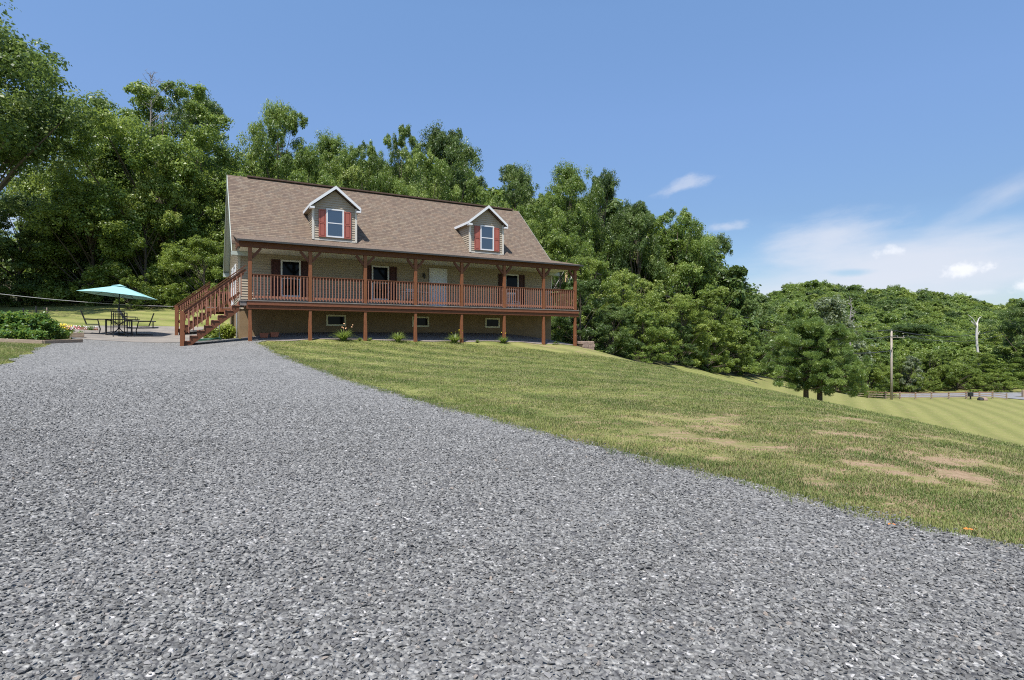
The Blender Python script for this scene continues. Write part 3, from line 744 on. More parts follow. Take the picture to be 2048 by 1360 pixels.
# front door
dr = bpy.data.objects.new('front_door', None); C.objects.link(dr); dr.parent = hs
m = MB()
for a, b, c, d in ((8.45, 8.53, 3.25, 5.31), (9.35, 9.43, 3.25, 5.31)): m.box(a, b, VW - .06, VW, L(c), L(d))
m.box(8.53, 9.35, VW - .06, VW, L(5.23), L(5.31)); m.build('door_frame', TRIM, dr)
m = MB(); m.box(8.531, 9.349, VW - .04, VW, L(3.26), L(5.229))
for a, b in ((8.60, 8.90), (8.98, 9.28)):
    for c, d in ((3.40, 4.15), (4.25, 4.90)):
        for x0, x1, z0, z1 in ((a, b, c, c + .02), (a, b, d - .02, d), (a, a + .02, c + .02, d - .02), (b - .02, b, c + .02, d - .02)): m.box(x0, x1, VW - .05, VW - .0405, L(z0), L(z1))
m.build('door_panel', simple('white_steel_door', (.70, .74, .80), .4, .03, 3), dr)
m = MB(); m.tube([(8.60, VW - .041, L(4.2)), (8.60, VW - .10, L(4.2))], [.03, .035], 10); m.build('handle', GREYM, dr)
# wall lantern by the door
m = MB(); m.box(8.12, 8.20, VW - .03, VW, L(4.86), L(5.02)); m.tube([(8.16, VW - .03, L(4.98)), (8.16, VW - .12, L(5.04)), (8.16, VW - .14, L(4.97))], .01, 6)
m.tube([(8.16, VW - .14, L(4.97)), (8.16, VW - .14, L(4.93)), (8.16, VW - .14, L(4.78)), (8.16, VW - .14, L(4.74))], [.02, .065, .045, .01], 6); m.build('wall_lantern', DARKM, hs)
# gable side: door, window, meter boxes
def side_frame(name, v0, v1, z0, z1, fill):
    root = bpy.data.objects.new(name, None); C.objects.link(root); root.parent = hs; u_ = U0 - .016; fw = .08; m = MB()
    m.box(u_ - .05, u_, v0, v0 + fw, L(z0), L(z1)); m.box(u_ - .05, u_, v1 - fw, v1, L(z0), L(z1)); m.box(u_ - .05, u_, v0 + fw, v1 - fw, L(z1 - fw), L(z1)); m.box(u_ - .05, u_, v0 + fw, v1 - fw, L(z0), L(z0 + fw))
    m.build('frame', TRIM, root); m = MB(); m.box(u_ - .02, u_ - .005, v0 + fw, v1 - fw, L(z0 + fw), L(z1 - fw)); m.build('pane', fill, root)
side_frame('side_window', 4.5, 5.5, 3.75, 5.2, GLASS); side_frame('side_door', 6.9, 8.0, 3.25, 5.3, GLASS)
for v_ in (5.75, 6.25):
    m = MB(); u_ = U0 - .016; m.box(u_ - .14, u_, v_, v_ + .36, L(3.72), L(4.18)); m.box(u_ - .16, u_ - .141, v_ + .04, v_ + .32, L(3.78), L(4.12)); m.build('meter_box', TRIM, hs)
m = MB(); m.tube([(U0 - .06, 3.1, L(2.9)), (U0 - .06, 3.1, L(1.7))], .03, 8); m.build('conduit', GREYM, hs)

# dormers --------------------------------------------------------------------
def dormer(uc):
    d = bpy.data.objects.new('dormer', None); C.objects.link(d); d.parent = hs
    W = 1.0; vf = 3.05; zb = zr(vf); ze = 8.03; pk = .80; ov = .17; vo = vf - .27
    zp = ze + pk * (W + ov) ; hw = W
    m = MB()
    body_top = lambda u_: ze + pk * (W + ov - abs(u_ - uc)) - .15
    # walls
    m.poly([(uc - W + .02, vf + .02, L(zb - .1)), (uc + W - .02, vf + .02, L(zb - .1)), (uc + W - .02, vf + .02, L(body_top(uc + W))), (uc, vf + .02, L(body_top(uc))), (uc - W + .02, vf + .02, L(body_top(uc - W)))], (0, 2.6, 0))
    zt = body_top(uc + W)
    def fl_(z): return uc - W if z < zt else uc - W + (z - zt) / pk
    def fr_(z): return uc + W if z < zt else uc + W - (z - zt) / pk
    lap(m, lambda s, z: (s, vf, L(z)), (0, -1, 0), fl_, fr_, zb + .02, body_top(uc) - .01)
    for sg in (-1, 1):
        lap(m, lambda s, z: (uc + sg * W, s, L(z)), (sg, 0, 0), lambda z: vf, lambda z: VK + (z - ZK) / SL + .02, zb + .02, zt + .02)
    m.build('dormer_wall', SIDING, d)
    m = MB()
    for sg in (-1, 1):
        u_ = uc + sg * W; m.box(u_ - .05, u_ + .05, vf - .042, vf + .045, L(zb + .01), L(zt + .02))
    m.box(uc - W + .046, uc + W - .046, vf - .03, vf - .027, L(zb + .0), L(zb + .06))
    m.build_each('corner_board', simple('cream_corner_board', (.56, .53, .46), .5, .04, 3), d)
    # roof slopes run back into the main roof
    m = MB()
    for sg in (-1, 1):
        e = (uc + sg * (W + ov)); vb = VK + (ze - ZK) / SL + .25; vt = min(VK + (zp - ZK) / SL + .25, VR)
        A_ = [(e, vo, L(ze)), (uc, vo, L(zp)), (uc, vt, L(zp)), (e, vb, L(ze))]
        if sg < 0: A_ = A_[::-1]
        m.poly(A_, (0, 0, -.09))
    m.build('dormer_roof', SHINGD, d)
    m = MB()   # white gable trim + side fascia
    for sg in (-1, 1):
        e = uc + sg * (W + ov + .01)
        m.poly([(e, vo - .025, L(ze + .02)), (uc, vo - .025, L(zp + .028)), (uc, vo - .025, L(zp - .125)), (e, vo - .025, L(ze - .125))], (0, .024, 0))
        m.box(min(e, e - sg * .20), max(e, e - sg * .20), vo - .03, vf - .031, L(ze - .21), L(ze - .126))
        vb = VK + (ze - ZK) / SL
        m.box(min(e, e + sg * .02), max(e, e + sg * .02), vo, vb + .05, L(ze - .14), L(ze - .005))
    m.build('gable_trim', TRIM, d)
    m = MB()
    for sg in (-1, 1):
        e = uc + sg * (W + ov)
        m.box(min(e, uc + sg * (W + .015)), max(e, uc + sg * (W + .015)), vf + .05, VK + (ze - ZK) / SL, L(ze - .165), L(ze - .142))
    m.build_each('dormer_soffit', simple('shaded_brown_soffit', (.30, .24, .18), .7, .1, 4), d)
    zw = L(zb + .17)
    window(d, uc - .41, uc + .41, zw, zw + 1.36, vf - .028, .065, TRIM, GLASS, True)
    shutter(d, uc - .41 - .345, uc - .42, zw - .01, zw + 1.29, vf - .028); shutter(d, uc + .42, uc + .41 + .345, zw - .01, zw + 1.29, vf - .028)
    return d
dormer(3.93); dormer(12.05)
# flatten: windows in dormers have to be sub-parts with one mesh each
for d in [o for o in hs.children if o.name.startswith('dormer')]:
    for wn in [c for c in d.children if c.type == 'EMPTY']:
        fr_, pn = sorted(wn.children, key=lambda o: o.name)
        V = [v.co[:] for v in fr_.data.vertices]; nb = len(V); V += [v.co[:] for v in pn.data.vertices]
        Fc = [list(p.vertices) for p in fr_.data.polygons]; nf = len(Fc); Fc += [[nb + i for i in p.vertices] for p in pn.data.polygons]
        o = mesh_obj('window', V, Fc, [TRIM, GLASS], d, False, [0] * nf + [1] * (len(Fc) - nf))
        for x in (fr_, pn, wn): bpy.data.objects.remove(x)

# ------------------------------------------------------------------ foliage generators
def leaf_quads(rng, cen, nrm, size, tint, aspect=.62):
    n = len(cen)
    r = rng.normal(size=(n, 3)); a = np.cross(nrm, r); a /= np.linalg.norm(a, axis=1, keepdims=True) + 1e-9
    b = np.cross(nrm, a); s = size[:, None]
    fold = nrm * s * .18
    V = np.stack([cen - a * s, cen - b * s * aspect + fold, cen + a * s, cen + b * s * aspect + fold], 1).reshape(-1, 3)
    return V, np.arange(4 * n).reshape(n, 4)

def unit(v): return v / (np.linalg.norm(v, axis=1, keepdims=True) + 1e-9)

def make_tree(seed, H, R, zlow, nclump, nleaf, lsize, mat, shape='oak', sparse=.0, bark=BARK, trunk_r=None, cs=1.0):
    """one tree: (trunk mesh, crown mesh), base at the origin"""
    rng = np.random.default_rng(seed)
    zc0 = zlow * H
    lob = rng.uniform(0, 2 * math.pi, 6)
    def env(ang, t):    # crown radius at relative height t
        if shape == 'oak': p = (1 - abs(2 * t ** .85 - .95) ** 2.3) ** .5 if abs(2 * t ** .85 - .95) < 1 else .15
        elif shape == 'cone': p = (1 - t) ** .75 * .95 + .08
        elif shape == 'bush': p = max(0, 1 - t ** 2.2) ** .5
        else: p = max(.1, math.sin(math.pi * min(1, max(0, t * .93 + .05))) ** .55)
        return R * p * (1 + .20 * math.sin(2 * ang + lob[0]) + .13 * math.sin(3 * ang + lob[1] + 4 * t) + .10 * math.sin(5 * ang + lob[2] - 7 * t))
    cc = []; cr = []
    for i in range(nclump):
        t = rng.uniform(0.02, 1) if shape != 'cone' else rng.uniform(0, 1) ** 1.2
        a = rng.uniform(0, 2 * math.pi); rr = env(a, t) * (rng.uniform(.12, 1.0) ** .36)
        cc.append((rr * math.cos(a), rr * math.sin(a), zc0 + (H - zc0) * t * .94)); cr.append(cs * H * rng.uniform(.060, .125))
    # a few leaders so the top outline is uneven
    for i in range(7):
        a = rng.uniform(0, 6.28); rr = R * rng.uniform(.1, .7); cc.append((rr * math.cos(a), rr * math.sin(a), H * (rng.uniform(.90, .98) - .10 * (rr / R) ** 2))); cr.append(H * rng.uniform(.045, .075))
    cc = np.array(cc); cr = np.array(cr)
    # trunk and limbs
    tb = MB(); tr_ = trunk_r or H * .017
    bend = rng.uniform(-.03, .03, 2) * H
    tp = [(bend[0] * k * k, bend[1] * k * k, H * .86 * k - .3 * (k == 0)) for k in (0, .12, .3, .5, .7, .88, 1)]
    tb.tube(tp, [tr_ * f for f in (1.35, 1.0, .85, .66, .45, .24, .08)], 9)
    order = rng.permutation(len(cc))[:min(len(cc), 34)]
    for i in order:
        e = cc[i]; k = min(.85, max(.12, (e[2] / H - .16 - .30 * math.hypot(e[0], e[1]) / max(R, .1)) / .86)) * rng.uniform(.85, 1.0)
        s = np.array([bend[0] * k * k, bend[1] * k * k, H * .86 * k]); mid = (s + e) / 2 + np.array([0, 0, .05 * H]) * rng.uniform(-.4, .8)
        r0 = tr_ * (1 - k) * .5 + .02 * H / 10
        tb.tube([s, s * .6 + mid * .4, mid, e * .6 + mid * .4, e], [r0, r0 * .8, r0 * .55, r0 * .3, r0 * .08], 5, False)
    tm = bpy.data.meshes.new('trunk'); tm.from_pydata(tb.V, [], tb.F); tm.materials.append(bark); tm.update()
    tm.polygons.foreach_set('use_smooth', np.ones(len(tm.polygons), bool))
    # sub-clumps inside each clump, leaves around each sub-clump
    per = max(4, int(nleaf / len(cc)))
    nsub = 11
    Cs, Ns, Ts, Ss = [], [], [], []
    base_t = rng.uniform(.18, .72, len(cc))
    for i in range(len(cc)):
        d = unit(rng.normal(size=(nsub, 3))); d[:, 2] = d[:, 2] * .8 + .12
        sub = cc[i] + d * cr[i] * rng.uniform(.35, 1.0, (nsub, 1)) * np.array([1.1, 1.1, .92])
        sr = cr[i] * rng.uniform(.28, .52, nsub)
        k = per // nsub + 1
        dd = unit(rng.normal(size=(nsub, k, 3)).reshape(-1, 3)); dd[:, 2] = np.where(rng.random(len(dd)) < .3, np.abs(dd[:, 2]), dd[:, 2])
        cen = np.repeat(sub, k, 0) + dd * np.repeat(sr, k)[:, None] * rng.uniform(.35, 1.05, (len(dd), 1)) * np.array([1.1, 1.1, .88])
        nr = unit(dd * .85 + np.array([0, 0, .38]) + rng.normal(size=dd.shape) * .42)
        Cs.append(cen); Ns.append(nr)
        Ts.append(np.clip(base_t[i] + np.repeat(rng.normal(0, .10, nsub), k) + rng.normal(0, .13, len(dd)), 0, 1)); Ss.append(lsize * rng.uniform(.6, 1.25, len(dd)))
    Cn = np.concatenate(Cs); Nn = np.concatenate(Ns); Tn = np.concatenate(Ts); Sn = np.concatenate(Ss)
    keep = Cn[:, 2] > .05
    if sparse: keep &= rng.random(len(Cn)) > sparse
    Cn, Nn, Tn, Sn = Cn[keep], Nn[keep], Tn[keep], Sn[keep]
    V, q = leaf_quads(rng, Cn, Nn, Sn, Tn)
    return tm, np_mesh('crown', V, q, mat, Tn)

KINDS = {
    'oak0': make_tree(1, 18, 6.4, .16, 60, 70000, .112, LEAF, 'oak'),
    'oak1': make_tree(2, 18, 5.6, .20, 56, 66000, .112, LEAFD, 'round'),
    'oak2': make_tree(3, 18, 6.8, .14, 64, 74000, .112, LEAF, 'round'),
    'oak3': make_tree(4, 18, 5.0, .22, 46, 52000, .112, LEAFD, 'oak'),
    'ash': make_tree(5, 16, 4.2, .18, 60, 40000, .12, LEAFY, 'round'),
    'tall': make_tree(12, 18, 6.0, .54, 56, 56000, .112, LEAFD, 'round', .1),
    'wide': make_tree(13, 7, 5.4, .0, 60, 42000, .085, LEAFY, 'bush', cs=1.25),
    'low3': make_tree(14, 9, 4.2, .0, 50, 52000, .082, LEAFY, 'oak', cs=1.1),
    'low0': make_tree(6, 9, 4.0, .0, 52, 54000, .080, LEAF, 'bush'),
    'low1': make_tree(7, 9, 3.6, .0, 48, 50000, .080, LEAFY, 'bush'),
    'low2': make_tree(8, 9, 4.2, .0, 54, 56000, .082, LEAFD, 'oak'),
    'shrub': make_tree(9, 3, 1.7, .0, 34, 11000, .055, LEAFY, 'bush', .05),
    'pale': make_tree(10, 12, 4.0, .10, 52, 24000, .16, LEAFP, 'round', .12),
}
def place_tree(kind, x, Y, ytop, wpx, name, label, cat='tree', group=None, ybase=None, rot=None, rs=[0]):
    """crown top at photo row ytop, width wpx photo pixels, standing on the ground at distance Y"""
    tm, cm = KINDS[kind]; X_ = (x - 1024) / F * Y; zg = t1(X_, Y)
    H0 = max(v.co.z for v in tm.vertices) / .86; co = np.empty(len(cm.vertices) * 3, np.float32)
    dims = KDIM[kind]
    ztop = EYE + (680 - ytop) / F * Y; sz = (ztop - zg + .15) / dims[1]; sx = wpx / F * Y / (2 * dims[0])
    rs[0] += rot is None; r = rot if rot is not None else (rs[0] * 2.399) % 6.283
    root = empty(name, (X_, Y, zg - .15), r); root.scale = (sx, sx, sz); tag(root, label, cat, group)
    a = bpy.data.objects.new('trunk', tm); b = bpy.data.objects.new('crown', cm)
    for o in (a, b): C.objects.link(o); o.parent = root
    return root
KDIM = {}
for k, (tm, cm) in KINDS.items():
    co = np.empty(len(cm.vertices) * 3, np.float32); cm.vertices.foreach_get('co', co); co = co.reshape(-1, 3)
    KDIM[k] = (np.percentile(np.hypot(co[:, 0], co[:, 1]), 97), np.percentile(co[:, 2], 99.8))

GR1 = 'tall broadleaf trees of the wood behind the house'
GR2 = 'low leafy trees along the wood edge right of the house'
T_ = place_tree
# left woods
T_('tall', -85, 37, 8, 430, 'tall_tree', 'tallest dark leafy tree at the left frame edge, cut by the frame', group=GR1)
T_('ash', 105, 52, 200, 170, 'tall_tree', 'slim yellow green tree with visible trunk beside the tallest left tree', group=GR1)
T_('oak2', 320, 49, 172, 330, 'tall_tree', 'broad tall tree with dead twigs on top, left of the house roof', group=GR1)
T_('oak3', 395, 56, 190, 170, 'tall_tree', 'dark round crown between the broad left tree and the roof', group=GR1)
T_('oak0', 560, 56, 205, 165, 'tall_tree', 'lone high rounded crown above the left end of the roof', group=GR1)
T_('oak0', 215, 51, 225, 190, 'tall_tree', 'leafy tree on the left flank of the broad twiggy topped tree', group=GR1)
T_('low2', 40, 45, 390, 260, 'woodland_tree', 'very dark leafy tree low at the left edge behind the garden bed', group='low trees along the left wood edge')
T_('low3', 185, 46, 370, 240, 'woodland_tree', 'mid green leafy tree directly above the aqua umbrella', group='low trees along the left wood edge')
T_('low1', 292, 45, 400, 200, 'woodland_tree', 'yellow green leafy tree right above the aqua umbrella', group='low trees along the left wood edge')
T_('low3', 408, 43, 478, 150, 'woodland_tree', 'bushy tree touching the left gable end of the house', group='low trees along the left wood edge')
T_('low1', 445, 50, 345, 150, 'woodland_tree', 'lighter green tree rising just left of the roof peak', group='low trees along the left wood edge')
T_('low0', 120, 47, 420, 200, 'woodland_tree', 'dark tree between the garden bed and the umbrella', group='low trees along the left wood edge')
T_('low3', 350, 47, 330, 190, 'woodland_tree', 'green tree filling the gap under the broad left tree', group='low trees along the left wood edge')
T_('low2', -30, 42, 470, 220, 'woodland_tree', 'dark foliage at the far left frame edge above the cable', group='low trees along the left wood edge')
T_('low0', 240, 50, 300, 220, 'woodland_tree', 'dark leafy tree under the broad crown left of the house', group='low trees along the left wood edge')
for x_, w_, y_, k_, l_ in ((-160, 260, 380, 'low0', 'leafy tree nearest past the left frame edge'), (-330, 300, 330, 'low3', 'yellow green tree second past the left frame edge'), (-520, 320, 360, 'low2', 'dark tree third past the left frame edge'), (-740, 340, 300, 'low0', 'tree farthest out past the left frame edge')):
    T_(k_, x_, 44, y_, w_, 'woodland_tree', l_, group='wood trees beyond the left frame edge', rot=x_ * .01)
for i, (x, y, wd, Y, lb) in enumerate(((255, 583, 60, 42, 'small round shrub at the wood edge right of the umbrella pole'), (300, 590, 56, 43, 'low shrub beside the wood edge between umbrella and stairs'), (345, 570, 70, 44, 'leafy shrub at the wood edge just left of the side stairs'))):
    T_('shrub', x, Y, y, wd, 'shrub', lb, 'shrub', 'low shrubs at the left wood edge')
# behind the roof
T_('oak0', 665, 62, 272, 150, 'tall_tree', 'tree whose crown rises between the lone high crown and the left dormer peak', group=GR1)
T_('oak2', 735, 60, 288, 130, 'tall_tree', 'low topped crown behind the roof right of the left dormer', group=GR1)
T_('oak2', 800, 62, 258, 140, 'tall_tree', 'pointed crown above the middle of the roof', group=GR1)
T_('oak1', 890, 60, 260, 170, 'tall_tree', 'large domed dark crown above the right half of the roof', group=GR1)
T_('oak2', 845, 54, 300, 150, 'tall_tree', 'leafy crown in front of the domed dark crown behind the roof', group=GR1)
T_('low1', 698, 46, 335, 110, 'woodland_tree', 'small light green crown just above the ridge beside the left dormer', group=GR1)
T_('oak0', 615, 50, 300, 150, 'tall_tree', 'green crown just above the ridge over the left dormer', group=GR1)
T_('oak2', 945, 52, 365, 130, 'tall_tree', 'crown above the ridge just left of the right dormer', group=GR1)
T_('low0', 990, 48, 405, 90, 'woodland_tree', 'light green crown peeking over the ridge above the right dormer', group=GR1)
# right of roof
T_('oak3', 1030, 64, 330, 120, 'tall_tree', 'spiky topped crown at the right end of the roof ridge', group=GR1)
T_('oak0', 1140, 62, 330, 170, 'tall_tree', 'tall silvery green crown right of the roof end', group=GR1)
T_('oak2', 1085, 56, 395, 150, 'tall_tree', 'crown filling the space right beside the roof slope', group=GR1)
T_('oak1', 1205, 66, 345, 110, 'tall_tree', 'high crown on the right shoulder of the tall silvery green crown', group=GR1)
T_('oak1', 1275, 66, 405, 130, 'tall_tree', 'mid height dark crown in the middle of the right wood', group=GR1)
T_('oak2', 1355, 68, 422, 190, 'tall_tree', 'broad rounded dark crown right of centre in the right wood', group=GR1)
T_('oak1', 1425, 74, 470, 130, 'tall_tree', 'last large dark crown before the open sky on the right', group=GR1)
T_('oak3', 1460, 80, 560, 90, 'tall_tree', 'lower crown where the right wood drops to the far hill', group=GR1)
for i, (x, y, wd, Y, k, lb) in enumerate((
    (1120, 470, 150, 46, 'low3', 'tree with light clumps directly behind the right porch post'),
    (1160, 560, 140, 41, 'low2', 'dark bushy tree just right of the porch deck end'),
    (1185, 515, 150, 46, 'low1', 'yellow green tree right of the porch roof corner'),
    (1245, 545, 150, 48, 'low3', 'rounded tree second from the porch in the low tree row'),
    (1225, 610, 130, 43, 'low2', 'dark low tree whose branches reach the lawn near the retaining blocks'),
    (1300, 560, 150, 51, 'low1', 'light green tree in the middle of the low tree row'),
    (1285, 625, 120, 47, 'low0', 'low bushy tree over the shaded lawn edge'),
    (1365, 590, 140, 56, 'low3', 'rounded tree below the broad dark crown'),
    (1350, 645, 110, 52, 'low2', 'low dark tree beneath the rounded tree at the lawn edge'),
    (1430, 575, 140, 62, 'low1', 'olive green tree with drooping outline near the row end'),
    (1415, 640, 120, 58, 'low3', 'low leafy tree standing before the olive green tree'),
    (1495, 598, 130, 70, 'low2', 'dark full tree left of the pine'),
    (1475, 655, 110, 66, 'low0', 'low tree before the dark full tree left of the pine'),
    (1535, 640, 120, 80, 'low1', 'yellow green tree peeking out left of the pine top'),
    (1075, 540, 120, 44, 'low0', 'leafy tree seen through the right porch bay'),
    (1600, 610, 130, 92, 'low0', 'rounded tree behind the top of the pine'),
    (1680, 690, 120, 98, 'wide', 'dark bush tree right of the pine beside the rail fence'),
    (1735, 690, 110, 104, 'low1', 'bright green bush tree at the left end of the rail fence'))):
    T_(k, x, Y, y, wd, 'woodland_tree', lb, group=GR2)
T_('shrub', 1196, 31.5, 700, 40, 'weed_clump', 'small yellow green weed clump on the bank right of the retaining blocks', 'weeds')
T_('shrub', 1112, 29.8, 683, 22, 'weed_clump', 'tiny green weed in the soil beside the last deck post', 'weeds')

# trees and brush behind the fence
GR3 = 'brush and small trees behind the rail fence'
for i, (x, y, wd, Y, k, lb) in enumerate((
    (1800, 715, 110, 116, 'wide', 'bright brush tree directly behind the utility pole'),
    (1860, 700, 130, 118, 'wide', 'rounded brush tree over the middle of the rail fence'),
    (1915, 725, 110, 115, 'wide', 'dark brush tree over the right half of the rail fence'),
    (1965, 705, 120, 118, 'low1', 'yellow green brush tree below the bleached dead trunk'),
    (2025, 690, 120, 122, 'low0', 'green brush tree at the right frame edge above the road'),
    (1760, 705, 90, 117, 'low0', 'green brush tree just left of the utility pole'),
    (1835, 745, 80, 114, 'wide', 'low brush hugging the road behind the fence middle'),
    (1990, 745, 110, 114, 'wide', 'low brush beyond the fence end by the road'),
    (2000, 655, 130, 135, 'low1', 'bright green tree right of the bleached dead trunk'),
    (1700, 700, 80, 122, 'low0', 'small green tree between the pine and the fence'),
    (1895, 665, 120, 140, 'oak0', 'dark shaded tree behind the brush left of the bleached dead trunk'),
    (1820, 650, 150, 142, 'oak1', 'dark tree mass behind the top of the utility pole'),
    (2060, 600, 110, 120, 'oak1', 'dark near tree cut by the right frame edge'))):
    T_(k, x, Y, y, wd, 'brush_tree', lb, group=GR3)
T_('pale', 1664, 104, 594, 125, 'silver_tree', 'pale silvery leaved tree above the pine')
T_('pale', 1822, 113, 712, 38, 'flowering_shrub', 'whitish shrub behind the fence right of the utility pole', 'shrub')

# ------------------------------------------------------------------ instanced stuff (points with geometry nodes)
def instancer(name, pts, rots, scl, protos):
    n = len(pts); me = bpy.data.meshes.new(name); me.vertices.add(n); me.vertices.foreach_set('co', pts.astype(np.float32).ravel())
    a = me.attributes.new('rot', 'FLOAT_VECTOR', 'POINT'); a.data.foreach_set('vector', rots.astype(np.float32).ravel())
    a = me.attributes.new('scl', 'FLOAT_VECTOR', 'POINT'); a.data.foreach_set('vector', scl.astype(np.float32).ravel())
    a = me.attributes.new('pick', 'INT', 'POINT'); a.data.foreach_set('value', np.random.default_rng(n).integers(0, len(protos), n).astype(np.int32))
    o = bpy.data.objects.new(name, me); C.objects.link(o)
    col = bpy.data.collections.new(name + '_pieces')
    for i, pm in enumerate(protos):
        po = bpy.data.objects.new('%s_piece_%d' % (name, i), pm); col.objects.link(po)
    ng = bpy.data.node_groups.new(name, 'GeometryNodeTree')
    ng.interface.new_socket('Geometry', in_out='INPUT', socket_type='NodeSocketGeometry'); ng.interface.new_socket('Geometry', in_out='OUTPUT', socket_type='NodeSocketGeometry')
    N = ng.nodes; gi = N.new('NodeGroupInput'); go = N.new('NodeGroupOutput'); ip = N.new('GeometryNodeInstanceOnPoints'); ci = N.new('GeometryNodeCollectionInfo')
    ci.inputs[0].default_value = col; ci.inputs['Separate Children'].default_value = True; ci.inputs['Reset Children'].default_value = True
    def attr(nm, typ):
        x = N.new('GeometryNodeInputNamedAttribute'); x.data_type = typ; x.inputs[0].default_value = nm; return x.outputs[0]
    lk = ng.links.new
    lk(gi.outputs[0], ip.inputs['Points']); lk(ci.outputs[0], ip.inputs['Instance']); ip.inputs['Pick Instance'].default_value = True
    lk(attr('pick', 'INT'), ip.inputs['Instance Index']); lk(attr('scl', 'FLOAT_VECTOR'), ip.inputs['Scale'])
    e2r = N.new('FunctionNodeEulerToRotation'); lk(attr('rot', 'FLOAT_VECTOR'), e2r.inputs[0]); lk(e2r.outputs[0], ip.inputs['Rotation'])
    lk(ip.outputs[0], go.inputs[0])
    md = o.modifiers.new('instances', 'NODES'); md.node_group = ng
    return o
rng = np.random.default_rng(77)

# crushed stones: convex flattened chips
def chip(seed):
    r = np.random.default_rng(seed); bm = bmesh.new()
    d = unit(r.normal(size=(11, 3))) * r.uniform(.75, 1.0, (11, 1)) * np.array([1.0, r.uniform(.6, .85), r.uniform(.32, .5)])
    for p in d: bm.verts.new(tuple(p))
    bmesh.ops.convex_hull(bm, input=bm.verts)
    for v in [v for v in bm.verts if not v.link_faces]: bm.verts.remove(v)
    me = bpy.data.meshes.new('stone'); bm.to_mesh(me); bm.free(); me.materials.append(STONE); return me
chips = [chip(i) for i in range(9)]
# density falls with distance; only ground the picture can show (a margin to each side)
pts = []
for Y0, Y1, st in ((1.9, 4.2, .0235), (4.2, 7.0, .027), (7.0, 15.0, .034)):
    ys = np.arange(Y0, Y1, st); xs = np.arange(-1.12 * Y1 - .5, min(1.0 * Y1 + .5, 9), st); X, Y = np.meshgrid(xs, ys)
    X = X.ravel() + rng.uniform(-st, st, X.size) * .6; Y = Y.ravel() + rng.uniform(-st, st, X.size) * .6
    k = np.abs(X) < 1.0 * Y + .6; pts.append(np.column_stack([X[k], Y[k]]))
pts = np.concatenate(pts); pts = pts[rng.random(len(pts)) < np.clip((15.0 - pts[:, 1]) / 7.5, 0, 1) ** 1.5]
er = np.interp(pts[:, 1], eRy, eRx); elx = np.interp(pts[:, 1], eLy, eLx)
k = (pts[:, 0] < er + .03 + .1 * np.sin(pts[:, 1] * 5.1) * (rng.random(len(pts)) < .6) + np.abs(rng.normal(0, .10, len(pts))) * (rng.random(len(pts)) < .5)) & (pts[:, 0] > elx)
pts = pts[k]; z = T(pts[:, 0], pts[:, 1]) + .022 + rng.uniform(-.004, .010, len(pts))
n = len(pts); s = rng.lognormal(math.log(.0150), .32, n)[:, None] * np.ones((1, 3))
s = np.minimum(s, (.030 - .0016 * np.clip(pts[:, 1] - 3, 0, 8))[:, None])
rots = np.column_stack([rng.normal(0, .38, n), rng.normal(0, .38, n), rng.uniform(0, 6.28, n)])
g = instancer('gravel', np.column_stack([pts, z]), rots, s, chips)
tag(g, 'grey crushed stone covering the wide driveway', 'gravel', kind='stuff')
print('stones', n)

# grass tufts
def tuft(seed, nb, h, spread, wd):
    r = np.random.default_rng(seed); V = []; q = []
    for i in range(nb):
        a = r.uniform(0, 6.28); p = np.array([r.normal(0, spread), r.normal(0, spread), 0]); hh = h * r.uniform(.45, 1.15); lean = r.uniform(.1, .9) * hh
        d = np.array([math.cos(a), math.sin(a), 0]); sd = np.array([-d[1], d[0], 0]) * wd
        m1 = p + d * lean * .35 + np.array([0, 0, hh * .6]); tpp = p + d * lean + np.array([0, 0, hh])
        b = len(V); V += [p - sd - (0, 0, .01), p + sd - (0, 0, .01), m1 + sd * .8, m1 - sd * .8, tpp + sd * .12, tpp - sd * .12]; q += [(b, b + 1, b + 2, b + 3), (b + 3, b + 2, b + 4, b + 5)]
    return np_mesh('tuft', np.array(V), np.array(q), BLADE)
tufts = [tuft(i, 22, .044, .055, .003) for i in range(6)]
def vnoise(x, y, seed):
    g_ = np.random.default_rng(seed).normal(size=(256, 256)); xi = np.floor(x).astype(int); yi = np.floor(y).astype(int); fx = x - xi; fy = y - yi
    fx = fx * fx * (3 - 2 * fx); fy = fy * fy * (3 - 2 * fy); G = lambda a, b: g_[a % 256, b % 256]
    return (G(xi, yi) * (1 - fx) + G(xi + 1, yi) * fx) * (1 - fy) + (G(xi, yi + 1) * (1 - fx) + G(xi + 1, yi + 1) * fx) * fy
def clumps(P_): # patchiness with its long axis along the mowing direction
    A_ = (P_[:, 0] * .88 - P_[:, 1] * .47); B_ = (P_[:, 0] * .47 + P_[:, 1] * .88)
    return 1.25 * (.55 * vnoise(A_ * .55, B_ * 1.1, 1) + .60 * vnoise(A_ * 1.5 + 9, B_ * 2.7, 2) + .60 * vnoise(A_ * 3.6, B_ * 5.5, 3) + .35 * vnoise(A_ * 9, B_ * 11, 4))
pts = []
for Y0, Y1, st in ((3.6, 7.5, .052), (7.5, 12, .075), (12, 18, .10), (18, 27, .14)):
    ys = np.arange(Y0, Y1, st); xs = np.arange(-.62 * Y1, 1.12 * Y1 + 1.5, st); X, Y = np.meshgrid(xs, ys)
    pts.append(np.column_stack([X.ravel() + rng.uniform(-st, st, X.size) * .6, Y.ravel() + rng.uniform(-st, st, X.size) * .6]))
pts = np.concatenate(pts); er = np.interp(pts[:, 1], eRy, eRx)
hv = -(pts[:, 0] - HX) * ST + (pts[:, 1] - HY) * CT                       # v of the house frame
rag = .09 * np.sin(pts[:, 1] * 6.1 + 2) + .06 * np.sin(pts[:, 1] * 13.7) + .05 * np.sin(pts[:, 1] * 27.)
